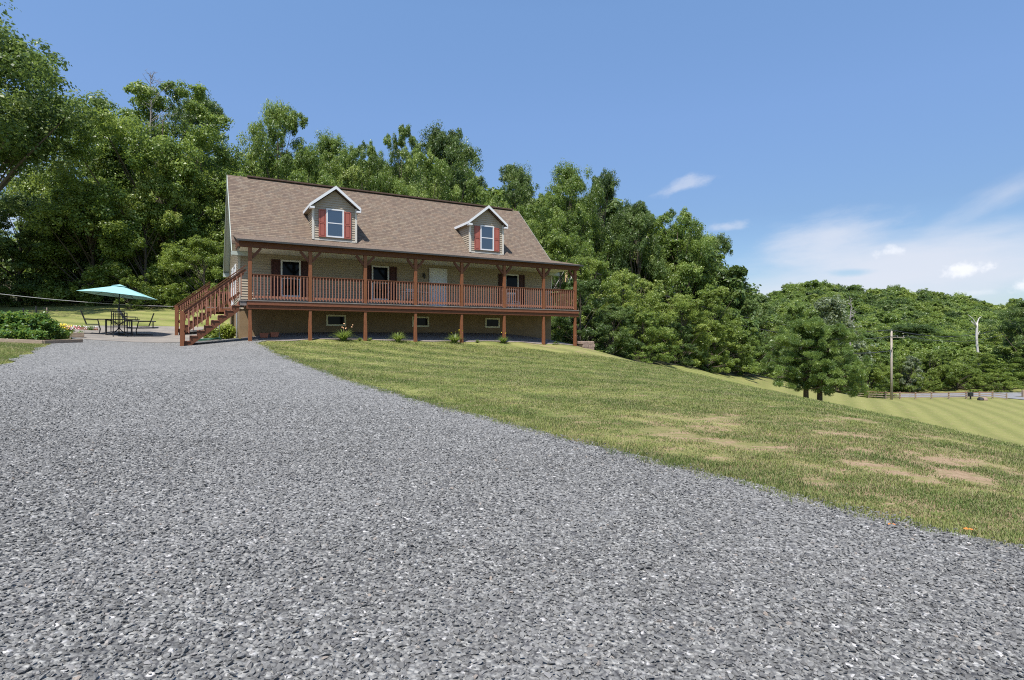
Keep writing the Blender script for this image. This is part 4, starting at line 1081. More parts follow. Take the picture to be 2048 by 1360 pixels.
k = (pts[:, 0] > er + .0 + rag + rng.normal(0, .07, len(pts))) & (hv < -.02 + rng.normal(0, .06, len(pts))) & (np.abs(pts[:, 0]) < 1.12 * pts[:, 1] + 1.4)
pts = pts[k]; er = er[k]
cl = clumps(pts); edge = np.exp(-np.abs(pts[:, 0] - er) / .22); gapw = np.clip(1 - np.hypot(pts[:, 0] - 6.0, (pts[:, 1] - 7.4) * 1.1) / 7.5, 0, 1)
k = (cl + edge * 2.4 + rng.normal(0, .35, len(pts))) > -1.0 + .34 * gapw ** .8 - .9 * np.clip((pts[:, 1] - 9) / 5, 0, 1)
pts = pts[k]; edge = edge[k]; cl = cl[k]; n = len(pts); z = T(pts[:, 0], pts[:, 1])
hgt = (.55 + .38 * np.clip(cl, -1, 2) * .6 + .75 * edge + rng.uniform(-.15, .2, n)) * (1 + .02 * np.maximum(pts[:, 1] - 8, 0))
wsc = (.8 + rng.uniform(0, .5, n)) * (1 + .07 * np.maximum(pts[:, 1] - 7, 0))
s = np.column_stack([wsc, wsc, np.clip(hgt, .3, 2)])
g = instancer('lawn_grass', np.column_stack([pts, z]), np.column_stack([np.zeros(n), np.zeros(n), rng.uniform(0, 6.28, n)]), s, tufts)
tag(g, 'short patchy mown grass blades on the slope beside the driveway', 'grass', kind='stuff')
print('tufts', n)
ys_ = rng.uniform(4.5, 20, 420); off_ = -np.abs(rng.normal(0, .14, 420)); xs_ = np.interp(ys_, eRy, eRx) + off_
n = len(ys_); s = np.column_stack([rng.uniform(.4, 1.0, n)] * 2 + [rng.uniform(.5, 1.2, n)])
g = instancer('lawn_grass', np.column_stack([xs_, ys_, T(xs_, ys_) + .02]), np.column_stack([np.zeros(n), np.zeros(n), rng.uniform(0, 6.28, n)]), s, tufts)
tag(g, 'stray grass tufts creeping over the stones along the driveway edge', 'grass', kind='stuff')
# left lawn strip
pts = []
ys = np.arange(12.5, 22, .12); xs = np.arange(-24, -12, .12); X, Y = np.meshgrid(xs, ys); pts = np.column_stack([X.ravel(), Y.ravel()]) + rng.uniform(-.07, .07, (X.size, 2))
el_ = np.interp(pts[:, 1], eLy, eLx); k = (pts[:, 0] < el_ - .02 + rng.normal(0, .05, len(pts))) & (pts[:, 0] > -.96 * pts[:, 1]); pts = pts[k]; n = len(pts)
s = np.column_stack([np.full(n, 1.5), np.full(n, 1.5), rng.uniform(.7, 1.3, n)])
g = instancer('lawn_grass', np.column_stack([pts, T(pts[:, 0], pts[:, 1])]), np.column_stack([np.zeros(n), np.zeros(n), rng.uniform(0, 6.28, n)]), s, tufts)
tag(g, 'bright green grass strip between the garden bed and the driveway', 'grass', kind='stuff')

# far wooded hillside, one mass
far = [make_tree(60 + i, 14, rr_, .05, 24, 14000, .25, mt, sh, 0, cs=1.55)[1] for i, (mt, sh, rr_) in enumerate(((LEAF, 'round', 5.6), (LEAFD, 'oak', 6.2), (LEAFY, 'round', 5.0), (LEAFY, 'oak', 6.2), (LEAF, 'oak', 5.2), (LEAFD, 'round', 4.6), (LEAF, 'bush', 5.0)))]
def skyline(x):  # photo row of the wooded skyline
    return np.interp(x, [1380, 1480, 1520, 1560, 1620, 1680, 1740, 1800, 1860, 1920, 1980, 2040, 2300], [600, 592, 585, 574, 560, 566, 572, 570, 582, 592, 602, 604, 640])
pts = []; sc = []
r2 = np.random.default_rng(3)
for Y0 in np.arange(124, 262, 7.0):
    fr_ = (Y0 - 124) / (262 - 124)
    st = 7.0
    for X_ in np.arange(.38 * Y0, 1.15 * Y0, st):
        X_ += r2.uniform(-2, 2); Y_ = Y0 + r2.uniform(-2.5, 2.5); x = 1024 + X_ / Y_ * F
        if x < 1440 and Y_ < 170: continue
        ysk = float(skyline(x)) + 3 * math.sin(x * .07) + 2 * math.sin(x * .19)
        ylow = 715
        yt = ylow + (ysk - ylow) * min(1, fr_ ** .62) + r2.uniform(-5, 7)
        if yt < ysk - 2: yt = ysk
        ztop = EYE + (680 - yt) / F * Y_; hgt = r2.uniform(10, 17)
        pts.append((X_, Y_, ztop - hgt)); sc.append((hgt / 14 * r2.uniform(.85, 1.15),) * 2 + (hgt / 14 * 1.02,))
pts = np.array(pts); n = len(pts); sc = np.array(sc)
g = instancer('hillside_wood', pts, np.column_stack([np.zeros(n), np.zeros(n), r2.uniform(0, 6.28, n)]), sc, far)
tag(g, 'dense green wood covering the far hillside on the right', 'wood', kind='stuff'); print('far trees', n)
# the hill the wood stands on
hx_ = np.arange(20, 420, 8.0); hy_ = np.arange(118, 330, 6.0); X, Y = np.meshgrid(hx_, hy_)
xs = 1024 + X / Y * F; fr_ = np.clip((Y - 124) / 138, 0, 1); ysk = skyline(xs); yt = 715 + (ysk - 715) * fr_ ** .62
Z = EYE + (680 - yt) / F * Y - 12.5; Z = np.where(Y < 124, T(X, Y) - .5, Z); Z = np.where(Y > 262, EYE + (680 - ysk) / F * 262 - 12.5, Z)
idx = np.arange(X.size).reshape(X.shape); quads = np.stack([idx[:-1, :-1].ravel(), idx[:-1, 1:].ravel(), idx[1:, 1:].ravel(), idx[1:, :-1].ravel()], 1)
o = bpy.data.objects.new('hill', np_mesh('hill', np.column_stack([X.ravel(), Y.ravel(), Z.ravel()]), quads, FLOORM)); C.objects.link(o); structure(o)
# wood deeper behind the house, one mass of crowns filling the gaps
pts = []; sc = []
for Y0 in (72, 80):
    for x in np.arange(-1150, 1480, 55):
        x_ = x + r2.uniform(-15, 15); Y_ = Y0 + r2.uniform(-3, 3); X_ = (x_ - 1024) / F * Y_
        top = float(np.interp(x_, [-1150, -60, 60, 150, 330, 480, 560, 700, 900, 960, 1100, 1200, 1400, 1480], [330, 470, 470, 430, 300, 330, 320, 330, 320, 370, 400, 400, 480, 580])) + r2.uniform(0, 25)
        ztop = EYE + (680 - top) / F * Y_; hgt = 14.0; pts.append((X_, Y_, ztop - hgt)); sc.append((1.0, 1.0, 1.0))
        pts.append((X_ + r2.uniform(-2, 2), Y_ + 3, ztop - hgt - 8)); sc.append((1.1, 1.1, 1.0))
pts = np.array(pts); n = len(pts)
g = instancer('deep_wood', pts, np.column_stack([np.zeros(n), np.zeros(n), r2.uniform(0, 6.28, n)]), np.array(sc), far)
tag(g, 'deeper wood glimpsed through gaps between the trees behind the house', 'wood', kind='stuff')

# ------------------------------------------------------------------ pine by the lower field
def needle_tree():
    r = np.random.default_rng(21); X_, Y_ = cast(1625, 812, 40); zg = t1(X_, Y_); H = (812 - 638) / F * Y_ ; W = 196 / F * Y_ / 2
    root = empty('pine_tree', (X_, Y_, zg)); tag(root, 'bushy twin trunked pine standing alone on the lower lawn', 'tree')
    tips = []; tr = []
    for j, (ox, oy, hh) in enumerate(((-.45, 0, .96), (.42, -.15, .90))):
        m = MB(); m.tube([(ox, oy, -.3), (ox * 1.05, oy, H * .3), (ox * 1.5, oy, H * .62), (ox * 1.7, oy, H * hh)], [.19, .15, .09, .02], 9)
        nb = 40
        for i in range(nb):
            t = .17 + .80 * i / nb; a = r.uniform(0, 6.28); ln = W * 1.0 * (1 - max(0, t - .3) ** 1.35 * 1.15) * r.uniform(.7, 1.05) * (.82 if t < .25 else 1)
            z0 = H * hh * t; s = np.array([ox * (1 + t), oy, z0]); e = s + np.array([math.cos(a) * ln, math.sin(a) * ln, ln * r.uniform(.02, .35)])
            mid = (s + e) / 2 + np.array([0, 0, -.06 * ln]); m.tube([s, mid, e], [.045, .03, .008], 5, False)
            for f in np.linspace(.35, 1, 7):
                c = s * (1 - f) + e * f if f > .5 else s * (1 - f) + mid * f
                tips.append((c + r.normal(0, .28, 3) * np.array([1, 1, .5]), .22 + .18 * r.random()))
        m.build('trunk', BARK, root, True)
    Cn, Nn, Tn, Sn = [], [], [], []
    for c, rad in tips:
        k = 280; d = unit(r.normal(size=(k, 3))); cen = c + d * rad * r.uniform(.3, 1, (k, 1)) * np.array([1, 1, .75])
        Cn.append(cen); Nn.append(unit(np.cross(d, r.normal(size=(k, 3))))); Tn.append(np.clip(r.uniform(.2, .85) + r.normal(0, .13, k), 0, 1)); Sn.append(r.uniform(.06, .11, k))
    V, q = leaf_quads(r, np.concatenate(Cn), np.concatenate(Nn), np.concatenate(Sn), None, .16)
    me = np_mesh('crown', V, q, NEEDLE, np.concatenate(Tn)); o = bpy.data.objects.new('crown', me); C.objects.link(o); o.parent = root
needle_tree()

# bare twigs above the broad tree, snags
def twigs(name, x, Y, ybase, ytop, spread, n, mat, label, cat, r0, seed, forks=None):
    r = random.Random(seed); X_ = (x - 1024) / F * Y; z0 = EYE + (680 - ybase) / F * Y; z1 = EYE + (680 - ytop) / F * Y; H = z1 - z0
    m = MB(); main = [Vector((r.uniform(-.02, .02) * H, 0, H * k)) for k in (0, .3, .6, .85, 1)]
    if forks is None:
        m.tube(main, [r0, r0 * .8, r0 * .5, r0 * .3, r0 * .1], 7)
        for i in range(n):
            k = r.uniform(.25, .95); s = Vector((0, 0, H * k)); a = r.uniform(0, 6.28); ln = spread * (1.15 - k) * r.uniform(.6, 1.2)
            e = s + Vector((math.cos(a) * ln, math.sin(a) * ln * .7, ln * r.uniform(.2, .9))); md = (s + e) / 2 + Vector((r.uniform(-.1, .1), 0, r.uniform(-.1, .2))) * ln
            m.tube([s, md, e], [r0 * .35, r0 * .2, r0 * .06], 5, False)
            for j in range(3):
                f = r.uniform(.4, .95); q = s.lerp(e, f); g = q + Vector((r.uniform(-1, 1), r.uniform(-.6, .6), r.uniform(-.1, .9))) * ln * .35
                m.tube([q, q.lerp(g, .5) + Vector((0, 0, .04 * ln)), g], [r0 * .14, r0 * .09, r0 * .03], 4, False)
    else:
        for path, rr in forks:
            m.tube([(px_ * H, .02 * H * k, pz * H) for k, (px_, pz) in enumerate(path)], rr, 7)
    return X_, z0, m
X_, z0, m = twigs('x', 312, 49, 300, 150, 3.0, 30, DEADG, '', '', .075, 4)
o = m.build('dead_branches', DEADG); o.location = (X_, 48.4, z0); o['_tmp'] = 1
for r_ in [o2 for o2 in C.objects if o2.name.startswith('tall_tree') and 'dead twigs' in o2.get('label', '')]:
    o.parent = r_; o.matrix_parent_inverse = Matrix.Identity(4)
    mw = Matrix.Translation((X_, 48.4, z0)); rm = Matrix.LocRotScale(r_.location, r_.rotation_euler, r_.scale); o.matrix_local = rm.inverted() @ mw
del o['_tmp']
Yg = 112; X_, z0, m = twigs('x', 1701, Yg, 720, 592, 2.3, 34, DEADG, '', '', .2, 9)
root = empty('dead_tree', (X_, Yg, t1(X_, Yg))); tag(root, 'grey leafless tree between the pine top and the utility pole', 'dead tree')
o = m.build('trunk', DEADG, root); o.location = (0, 0, z0 - root.location.z); o.scale = (1, 1, 1)
m = MB(); m.tube([(0, 0, -.3), (0, 0, max(.5, z0 - root.location.z + .1))], [.26, .2], 8); m.build('lower_trunk', DEADG, root)
Yg = 120; H = (718 - 627) / F * Yg
X_ = (1953 - 1024) / F * Yg; zg = t1(X_, Yg); z0 = EYE + (680 - 730) / F * Yg
root = empty('bleached_snag', (X_, Yg, zg)); tag(root, 'white bleached dead trunk with forked top against the green hillside', 'dead tree')
m = MB()
zz = lambda y: EYE + (680 - y) / F * Yg - zg; xx = lambda x: (x - 1953) / F * Yg
m.tube([(xx(1955), 0, -.3), (xx(1957), 0, zz(716)), (xx(1954), 0, zz(690)), (xx(1953), 0, zz(670)), (xx(1954), 0, zz(655)), (xx(1954), 0, zz(645))], [.26, .24, .22, .22, .22, .16], 9)
m.tube([(xx(1954), 0, zz(652)), (xx(1956), .1, zz(643)), (xx(1960), .2, zz(636)), (xx(1965), .2, zz(633))], [.18, .13, .08, .03], 7)
m.tube([(xx(1953), 0, zz(655)), (xx(1949), -.1, zz(644)), (xx(1944), -.2, zz(637)), (xx(1934), -.2, zz(629))], [.15, .11, .07, .02], 7)
m.tube([(xx(1949), -.1, zz(650)), (xx(1944), .1, zz(643)), (xx(1943), .1, zz(640))], [.12, .1, .04], 6)
m.tube([(xx(1955), 0, zz(672)), (xx(1959), .1, zz(664)), (xx(1961), .1, zz(662))], [.12, .07, .02], 6)
m.build('trunk', SNAG, root, True)

# ------------------------------------------------------------------ utility poles and wires
def upole(x, Y, ytop, wpx, mat, label, name='utility_pole'):
    X_ = (x - 1024) / F * Y; zg = t1(X_, Y); H = EYE + (680 - ytop) / F * Y - zg; r = wpx / F * Y / 2
    root = empty(name, (X_, Y, zg)); tag(root, label, 'utility pole'); m = MB(); m.tube([(0, 0, -.5), (0, 0, H * .5), (0, 0, H)], [r * 1.1, r, r * .8], 12); m.build('pole', mat, root, True); return root, X_, zg, H
root, pX, pz, pH = upole(1783, 96, 662, 4.3, POLEG, 'tall weathered wooden utility pole standing at the rail fence')
for dz, ln in ((.12, 1.25),):
    m = MB(); m.bar((-.1, -.16, pH - 1.05), (2.1, -.16, pH - 1.05), .1, .1); m.build('crossarm', POLEG, root)
for dx, dz in ((0, .12), (.9, -.9), (1.9, -.9)):
    m = MB(); m.tube([(dx, -.16 if dx else 0, pH + dz - .1), (dx, -.16 if dx else 0, pH + dz + .14)], [.05, .08], 8); m.build('insulator', GREYM, root)
m = MB(); m.box(-.22, -.1, -.08, .08, pH - 4.4, pH - 3.4); m.build('conduit_box', GREYM, root)
root2, qX, qz, qH = upole(1133, 49, 520, 6.6, POLEW, 'pale yellow wooden pole with grey transformer seen past the right porch post')
m = MB(); tz = EYE + (680 - 565) / F * 49 - qz; m.tube([(.40, -.1, tz - .31), (.40, -.1, tz + .27), (.40, -.1, tz + .31)], [.17, .17, .12], 14); m.build('transformer', simple('grey_transformer', (.45, .47, .50), .5, .05, 4), root2, True)
m = MB(); m.tube([(.40, -.1, tz + .31), (.42, -.1, tz + .56)], [.04, .06], 8); m.bar((.1, -.05, tz + .1), (.3, -.1, tz + .1), .06, .06); m.build('bushing', PLAST, root2)
def cable(name, a, b, sag, r, mat, label, group=None, cat='cable', n=24):
    a, b = Vector(a), Vector(b); m = MB()
    m.tube([a.lerp(b, k / n) - Vector((0, 0, sag * 4 * (k / n) * (1 - k / n))) for k in range(n + 1)], r, 5)
    return tag(m.build(name, mat), label, cat, group)
gz = EYE + (680 - 600) / F * 47
cable('guy_wire', (qX - .05, 48.9, EYE + (680 - 535) / F * 49), (qX - 3.0, 50.5, t1(qX - 3.0, 50.5) + .2), 0, .035, WIRE, 'slanting guy wire from the transformer pole', cat='guy wire')
WG = 'power lines on the tall utility pole'
cable('power_line', (pX, 96, pz + pH + .2), (qX, 49, qz + qH - .2), 2.2, .045, WIRED, 'topmost power line running from the tall pole towards the house', WG)
cable('power_line', (pX + .9, 95.8, pz + pH - .75), (qX + .3, 49, qz + qH - .9), 2.6, .045, WIRED, 'second power line from the crossarm towards the house', WG)
cable('power_line', (pX, 95.9, pz + pH - 3.3), (qX + .2, 49, qz + qH - 1.6), 2.6, .06, WIRED, 'lowest thick line running from the tall pole towards the house', WG)
cable('power_line', (pX, 96, pz + pH + .2), (pX + 60, 140, pz + pH + 3), 2.2, .045, WIRED, 'topmost power line leaving the tall pole to the right', WG)
cable('power_line', (pX + 1.9, 95.8, pz + pH - .75), (pX + 62, 140, pz + pH + 2), 2.2, .045, WIRED, 'crossarm power line leaving the tall pole to the right', WG)
# cable across the back lawn
a = P(-40, 583, 24.0); sx, sy = house(-2.75, 9.15)
b = (sx, sy, EYE + (680 - 613) / F * sy)
cable('line_cable', a, b, .12, .011, WIRE, 'thin pale cable strung across the back lawn to the side stairs')

# ------------------------------------------------------------------ rail fence along the road
fr = empty('rail_fence', (65, 100, t1(65, 100))); tag(fr, 'weathered three rail wooden fence along the road behind the lower field', 'fence')
fx = [1702, 1737, 1771, 1800, 1831, 1863, 1897.5, 1932.5, 1959, 1985]
P3 = []
for x in fx:
    X_ = (x - 1024) / F * 100; P3.append(Vector((X_, 100, t1(X_, 100))))
off = Vector(fr.location)
for p in P3:
    m = MB(); q = p - off; m.box(q.x - .10, q.x + .10, -.08, .08, q.z - .3, q.z + 1.28); m.build('fence_post', TIMBER, fr)
for i in range(len(P3) - 1):
    a, b = P3[i] - off, P3[i + 1] - off
    for k, h in enumerate((.35, .72, 1.10)):
        m = MB(); dz = random.Random(i * 7 + k).uniform(-.03, .03); m.bar(a + Vector((0, -.09, h + dz)), b + Vector((0, -.09, h - dz)), .05, .13); m.build('rail', RAILR if h > 1 else TIMBER, fr)
# turned end panel
e = P3[-1] - off
m = MB()
for h in (.3, .65, 1.0): m.bar(e + Vector((0, -.1, h)), e + Vector((1.0, -1.6, h - .12)), .05, .13)
m.box(e.x + .95, e.x + 1.1, -1.75, -1.6, e.z - .3, e.z + 1.1); m.build('end_panel', TIMBER, fr)
# mailbox-like dark box, blocks, small post right
X_ = (1941 - 1024) / F * 99; zg = t1(X_, 99); mbx = empty('newspaper_box', (X_, 99, zg)); tag(mbx, 'dark box on a short post in front of the rail fence', 'box')
m = MB(); m.box(-.08, .08, -.08, .08, -.2, .55); m.build('post', DARKM, mbx)
m = MB(); m.box(-.32, .32, -.28, .28, .55, 1.22); m.build('box_body', DARKM, mbx, bevel=.03)
for i, x in enumerate((1961, 1969)):
    X_ = (x - 1024) / F * 97; zg = t1(X_, 97); m = MB(); r = random.Random(i)
    m.tube([(0, 0, -.1), (0, 0, .15), (.05, 0, .42), (.05, 0, .5)], [.42, .48, .38, .18], 8); o = m.build('boulder', DARKM if i == 0 else BLOCK); o.location = (X_, 97, zg)
    tag(o, ('dark squat stone at the foot of the fence' if i == 0 else 'brown squat stone at the foot of the fence, right of the dark one'), 'stone')
X_ = (2046 - 1024) / F * 102; m = MB(); m.box(-.15, .15, -.15, .15, -.2, 1.3); o = m.build('gate_post', TIMBER); o.location = (X_, 102, t1(X_, 102)); tag(o, 'single weathered post across the side road at the right frame edge', 'post')

# ------------------------------------------------------------------ patio set
def chair(loc, rz, label):
    root = empty('patio_chair', loc, rz); tag(root, label, 'chair', 'patio chairs around the table')
    m = MB()   # faces +y; sled base
    m.box(-.26, .26, -.25, .27, .42, .45); m.build('seat', SLING, root, bevel=.01)
    m = MB()
    for sx_ in (-.26, .26): m.tube([(sx_, -.22, .44), (sx_, -.34, .80), (sx_, -.42, 1.06)], .021, 6)
    m.tube([(-.26, -.42, 1.06), (.26, -.42, 1.06)], .021, 6); m.tube([(-.26, -.37, .92), (.26, -.37, .92)], .015, 6)
    for k in range(5): x_ = -.17 + .085 * k; m.tube([(x_, -.25, .50), (x_, -.41, 1.04)], .012, 5)
    m.tube([(-.26, -.25, .50), (.26, -.25, .50)], .015, 6); m.build('backrest', DARKM, root)
    for sx_ in (-.27, .27):
        m = MB(); m.tube([(sx_, .24, .43), (sx_, .30, .22), (sx_, .26, .015), (sx_, -.10, .015), (sx_, -.38, .015)], .021, 6); m.build('sled_leg', DARKM, root)
        m = MB(); m.tube([(sx_, -.32, .68), (sx_, -.05, .67), (sx_, .20, .66), (sx_, .25, .45)], .021, 6); m.build('armrest', DARKM, root)
    return root
tX, tY = (238 - 1024) / F * 27, 27.0; tz = t1(tX, tY) + .03
PR = .60; cR, sR = math.cos(PR), math.sin(PR)
tb = empty('patio_table', (tX, tY, tz), PR); tag(tb, 'black metal patio table with crossed arc base under the aqua umbrella', 'table')
m = MB(); m.box(-.82, .82, -.5, .5, .715, .74); m.build('tabletop', DARKM, tb, bevel=.008)
for a in (-.5, .5):
    for b_ in (-.36, .36):
        m = MB(); m.tube([(a, b_, 0), (a, b_, .714)], .032, 8); m.build('leg', DARKM, tb)
m = MB()
for b_ in (-.36, .36):
    m.tube([(-.5, b_, .05)] + [(-.5 + .48 * math.sin(t), b_, .06 + .31 * (1 - math.cos(t))) for t in np.linspace(0.1, 1.5, 7)], .018, 5)
    m.tube([(.5, b_, .05)] + [(.5 - .48 * math.sin(t), b_, .06 + .31 * (1 - math.cos(t))) for t in np.linspace(0.1, 1.5, 7)], .018, 5)
    m.tube([(-.5 + .48 * math.sin(t), b_, .70 - .31 * (1 - math.cos(t))) for t in np.linspace(0, 1.5, 7)], .018, 5)
    m.tube([(.5 - .48 * math.sin(t), b_, .70 - .31 * (1 - math.cos(t))) for t in np.linspace(0, 1.5, 7)], .018, 5)
    m.tube([(-.5, b_, .37), (.5, b_, .37)], .012, 5)
m.build('arc_brace', DARKM, tb)
def gz_(x, y): return t1(x, y) + .034
for dx, dy, rz, lb in ((-1.02, .05, -math.pi / 2, 'black patio chair left of the table, seen from the side'), (.98, .1, math.pi / 2, 'black patio chair right of the table, back towards the stairs'),
                       (.05, -.78, 0, 'black patio chair on the near side of the table, back to the viewer'), (-.05, .9, math.pi, 'black patio chair on the far side of the table facing the viewer')):
    ex, ey = tX + dx * cR - dy * sR, tY + dx * sR + dy * cR
    chair((ex, ey, gz_(ex, ey)), rz + PR, lb)
# umbrella
um = empty('patio_umbrella', (tX, tY, tz), PR); tag(um, 'open aqua patio umbrella rising through the table', 'umbrella')
zc = EYE + (680 - 571) / F * 27 - tz
m = MB(); m.tube([(0, 0, .02), (0, 0, 1.2), (.03, 0, zc - .1)], .022, 10); m.build('pole', DARKM, um, True)
m = MB(); m.tube([(.0, 0, .0), (0, 0, .06), (0, 0, .09)], [.24, .22, .04], 16); m.build('base', DARKM, um)
m = MB(); m.tube([(0, 0, 1.18), (0, 0, 1.30)], .042, 10); m.tube([(0, -.02, 1.24), (0, -.14, 1.24)], .014, 6); m.build('crank', DARKM, um)
N8 = 6; Rr = 1.60; tilt = Matrix.Rotation(math.radians(5.2), 3, 'Y')
def cp(k, f, sagk=0):
    a = 2 * math.pi * k / N8 + .12; rr = Rr * f * (1.0 if abs(k - round(k)) < .01 else .885)
    v = Vector((math.cos(a) * rr, math.sin(a) * rr * .96, -.46 * f - .02 * f * f)); return tilt @ v + Vector((.03, 0, zc))
V = []; Fc = []
seg = N8 * 2; rows = (.12, .35, .6, .82, 1.0)
for f in rows:
    for k in range(seg): V.append(cp(k / 2, f))
for j in range(len(rows) - 1):
    for k in range(seg): Fc.append((j * seg + k, j * seg + (k + 1) % seg, (j + 1) * seg + (k + 1) % seg, (j + 1) * seg + k))
o = mesh_obj('canopy', V, Fc, AQUA, um); sd = o.modifiers.new('s', 'SOLIDIFY'); sd.thickness = .008
V = [tilt @ Vector((0, 0, .055)) + Vector((.03, 0, zc))]; Fc = []
for k in range(seg): p = cp(k / 2, .20); V.append(p + Vector((0, 0, .055)))
for k in range(seg): Fc.append((0, 1 + k, 1 + (k + 1) % seg))
o = mesh_obj('vent', V, Fc, AQUA, um); sd = o.modifiers.new('s', 'SOLIDIFY'); sd.thickness = .006
for k in range(N8):
    m = MB(); m.tube([cp(k, .05) - Vector((0, 0, .02)), cp(k, .55) - Vector((0, 0, .02)), cp(k, .995) - Vector((0, 0, .015))], .008, 5)
    m.tube([(.03, 0, zc - .62), tuple(cp(k, .5) - Vector((0, 0, .03)))], .007, 5); m.build('rib', DARKM, um)
# chaise behind
cX, cY = (266 - 1024) / F * 30.2, 30.2
ch = empty('chaise_lounge', (cX, cY, t1(cX, cY) + .03), math.radians(26)); tag(ch, 'dark grey reclining chaise lounge behind the patio table', 'lounge chair')
m = MB(); m.box(-.25, 1.02, -.3, .3, .36, .41); m.build('seat', SLING, ch, bevel=.015)
m = MB(); m.poly([(-.25, -.3, .38), (-.62, -.3, 1.02), (-.68, -.3, .99), (-.31, -.3, .36)], (0, .6, 0)); m.build('backrest', SLING, ch, bevel=.01)
for x_, y_ in ((-.2, -.28), (-.2, .28), (.9, -.28), (.9, .28)):
    m = MB(); m.tube([(x_, y_, 0), (x_, y_, .36)], .018, 6); m.build('leg', DARKM, ch)
m = MB()
for y_ in (-.31, .31): m.tube([(-.45, y_, .62), (-.1, y_, .60), (.15, y_, .60), (.18, y_, .38)], .016, 6)
m.build('armrest', DARKM, ch)

# ------------------------------------------------------------------ small plants
def bush_mesh(seed, w, h, n, ls, mat, tall=True, asp=.6):
    r = np.random.default_rng(seed); nst = 26
    sx_ = r.normal(0, w * .42, nst); sy_ = r.normal(0, w * .42, nst); hh = h * r.uniform(.6, 1.05, nst) * np.exp(-(sx_ ** 2 + sy_ ** 2) / (w * 1.3) ** 2)
    i = r.integers(0, nst, n); t = r.uniform(.05, 1, n) ** .7
    cen = np.column_stack([sx_[i] * (.6 + .5 * t), sy_[i] * (.6 + .5 * t), hh[i] * t]) + r.normal(0, ls * 1.3, (n, 3)) * np.array([1, 1, .6]); cen[:, 2] = np.maximum(cen[:, 2], .03)
    nr = unit(np.array([0, 0, .7]) + r.normal(size=(n, 3)) * .6); tt = np.clip(.30 + .30 * r.random(nst)[i] + r.normal(0, .15, n), 0, 1)
    V, q = leaf_quads(r, cen, nr, ls * r.uniform(.6, 1.3, n), None, asp); return np_mesh('foliage', V, q, mat, tt)
def flowers(seed, w, h0, h1, n, s, mat):
    r = np.random.default_rng(seed); cen = np.column_stack([r.normal(0, w * .4, n), r.normal(0, w * .4, n), r.uniform(h0, h1, n)]); V, q = leaf_quads(r, cen, unit(np.array([0, -.5, .8]) + r.normal(size=(n, 3)) * .4), s * r.uniform(.7, 1.2, n), None, .9); return np_mesh('blossom', V, q, mat)
def flat(name, col): return simple(name, col, .6, .12, 9)
YEL, PNK, WHT, ORG = flat('yellow_petals', (.72, .55, .04)), flat('pink_petals', (.72, .16, .28)), flat('white_petals', (.78, .74, .74)), flat('orange_leaf', (.62, .20, .04))
def plant(name, x, Y, mesh, label, cat, group=None, extra=(), scale=(1, 1, 1), rz=0, y=None, zoff=0):
    X_ = (x - 1024) / F * Y; root = empty(name, (X_, Y, t1(X_, Y) + zoff), rz); root.scale = scale; tag(root, label, cat, group)
    for nm, me in (('foliage', mesh),) + tuple(extra): o = bpy.data.objects.new(nm, me); C.objects.link(o); o.parent = root
    return root
VP = [bush_mesh(31 + i, .52, 1.12, 4200, .058, GARDEN) for i in range(3)]
SP = [bush_mesh(41 + i, .26, .42, 900, .055, GARDEN) for i in range(2)]
GV = 'vegetable plants in the raised bed'
for i, (x, Y, s_, lb) in enumerate(((-8, 21.0, 1.0, 'tall leafy vegetable plant at the left frame edge'), (22, 21.2, 1.02, 'tall leafy plant left of the first garden stake'), (52, 21.4, 1.0, 'tall leafy plant between the first and second garden stakes'), (80, 21.6, .98, 'tall leafy plant below the third garden stake'), (100, 21.8, .80, 'lower leafy plant at the right end of the tall row'), (36, 22.6, 1.0, 'leafy plant in the back row of the raised bed'))):
    plant('vegetable_plant', x, Y, VP[i % 3], lb, 'plant', GV, scale=(s_, s_, s_), rz=i * 1.3)
for i, (x, Y, lb) in enumerate(((18, 20.3, 'small leafy plant leftmost along the front timber'), (50, 20.45, 'small leafy plant in the middle of the front timber'), (76, 20.6, 'small leafy plant by the corner of the front timber'))):
    plant('vegetable_plant', x, Y, SP[i % 2], lb, 'plant', GV, rz=i, zoff=.08)
plant('yellow_flower_bush', 124, 23.4, bush_mesh(51, .30, .62, 1600, .035, HOSTA), 'bush with bright yellow flowers right of the vegetable plants', 'bush', None, (('blossom', flowers(52, .30, .35, .62, 170, .026, YEL)),))
# raised bed timbers
bx, by = -18.9, 20.6
bed = empty('raised_garden_bed', (bx, by, t1(bx, by))); tag(bed, 'timber edged raised garden bed holding tall leafy vegetable plants', 'garden bed')
def bedw(p): return Vector((p[0], p[1], t1(p[0], p[1]))) - Vector(bed.location)
c1, c2, c3, c4 = (-23.5, 19.4), (-16.6, 20.15), (-16.55, 21.9), (-24.0, 24.0)
for a, b in ((c1, c2), (c2, c3)):
    pa, pb = bedw(a), bedw(b); m = MB(); m.bar(pa + Vector((0, 0, .07)), pb + Vector((0, 0, .07)), .09, .16); m.build('timber', TIMBER, bed, bevel=.01)
m = MB(); m.poly([tuple(bedw(c) + Vector((0, 0, .06))) for c in (c1, c2, c3, c4)], (0, 0, -.05)); m.build('soil', SOIL, bed)
for i, (x, Y, yt, yb, lb) in enumerate(((47, 21.3, 616, 640, 'leftmost dark stake among the vegetable plants'), (72.5, 21.8, 612, 636, 'middle dark stake among the vegetable plants'), (89, 22.2, 614, 635, 'third stake from the left among the vegetable plants'), (94, 22.3, 615, 635, 'pale wooden stake right of the dark stakes'))):
    X_ = (x - 1024) / F * Y; zg = t1(X_, Y); zt = EYE + (680 - yt) / F * Y - zg; m = MB(); m.box(-.018, .018, -.018, .018, -.2, zt); o = m.build('garden_stake', TIMBER if i == 3 else DARKM); o.location = (X_, Y, zg); tag(o, lb, 'stake', 'garden stakes')
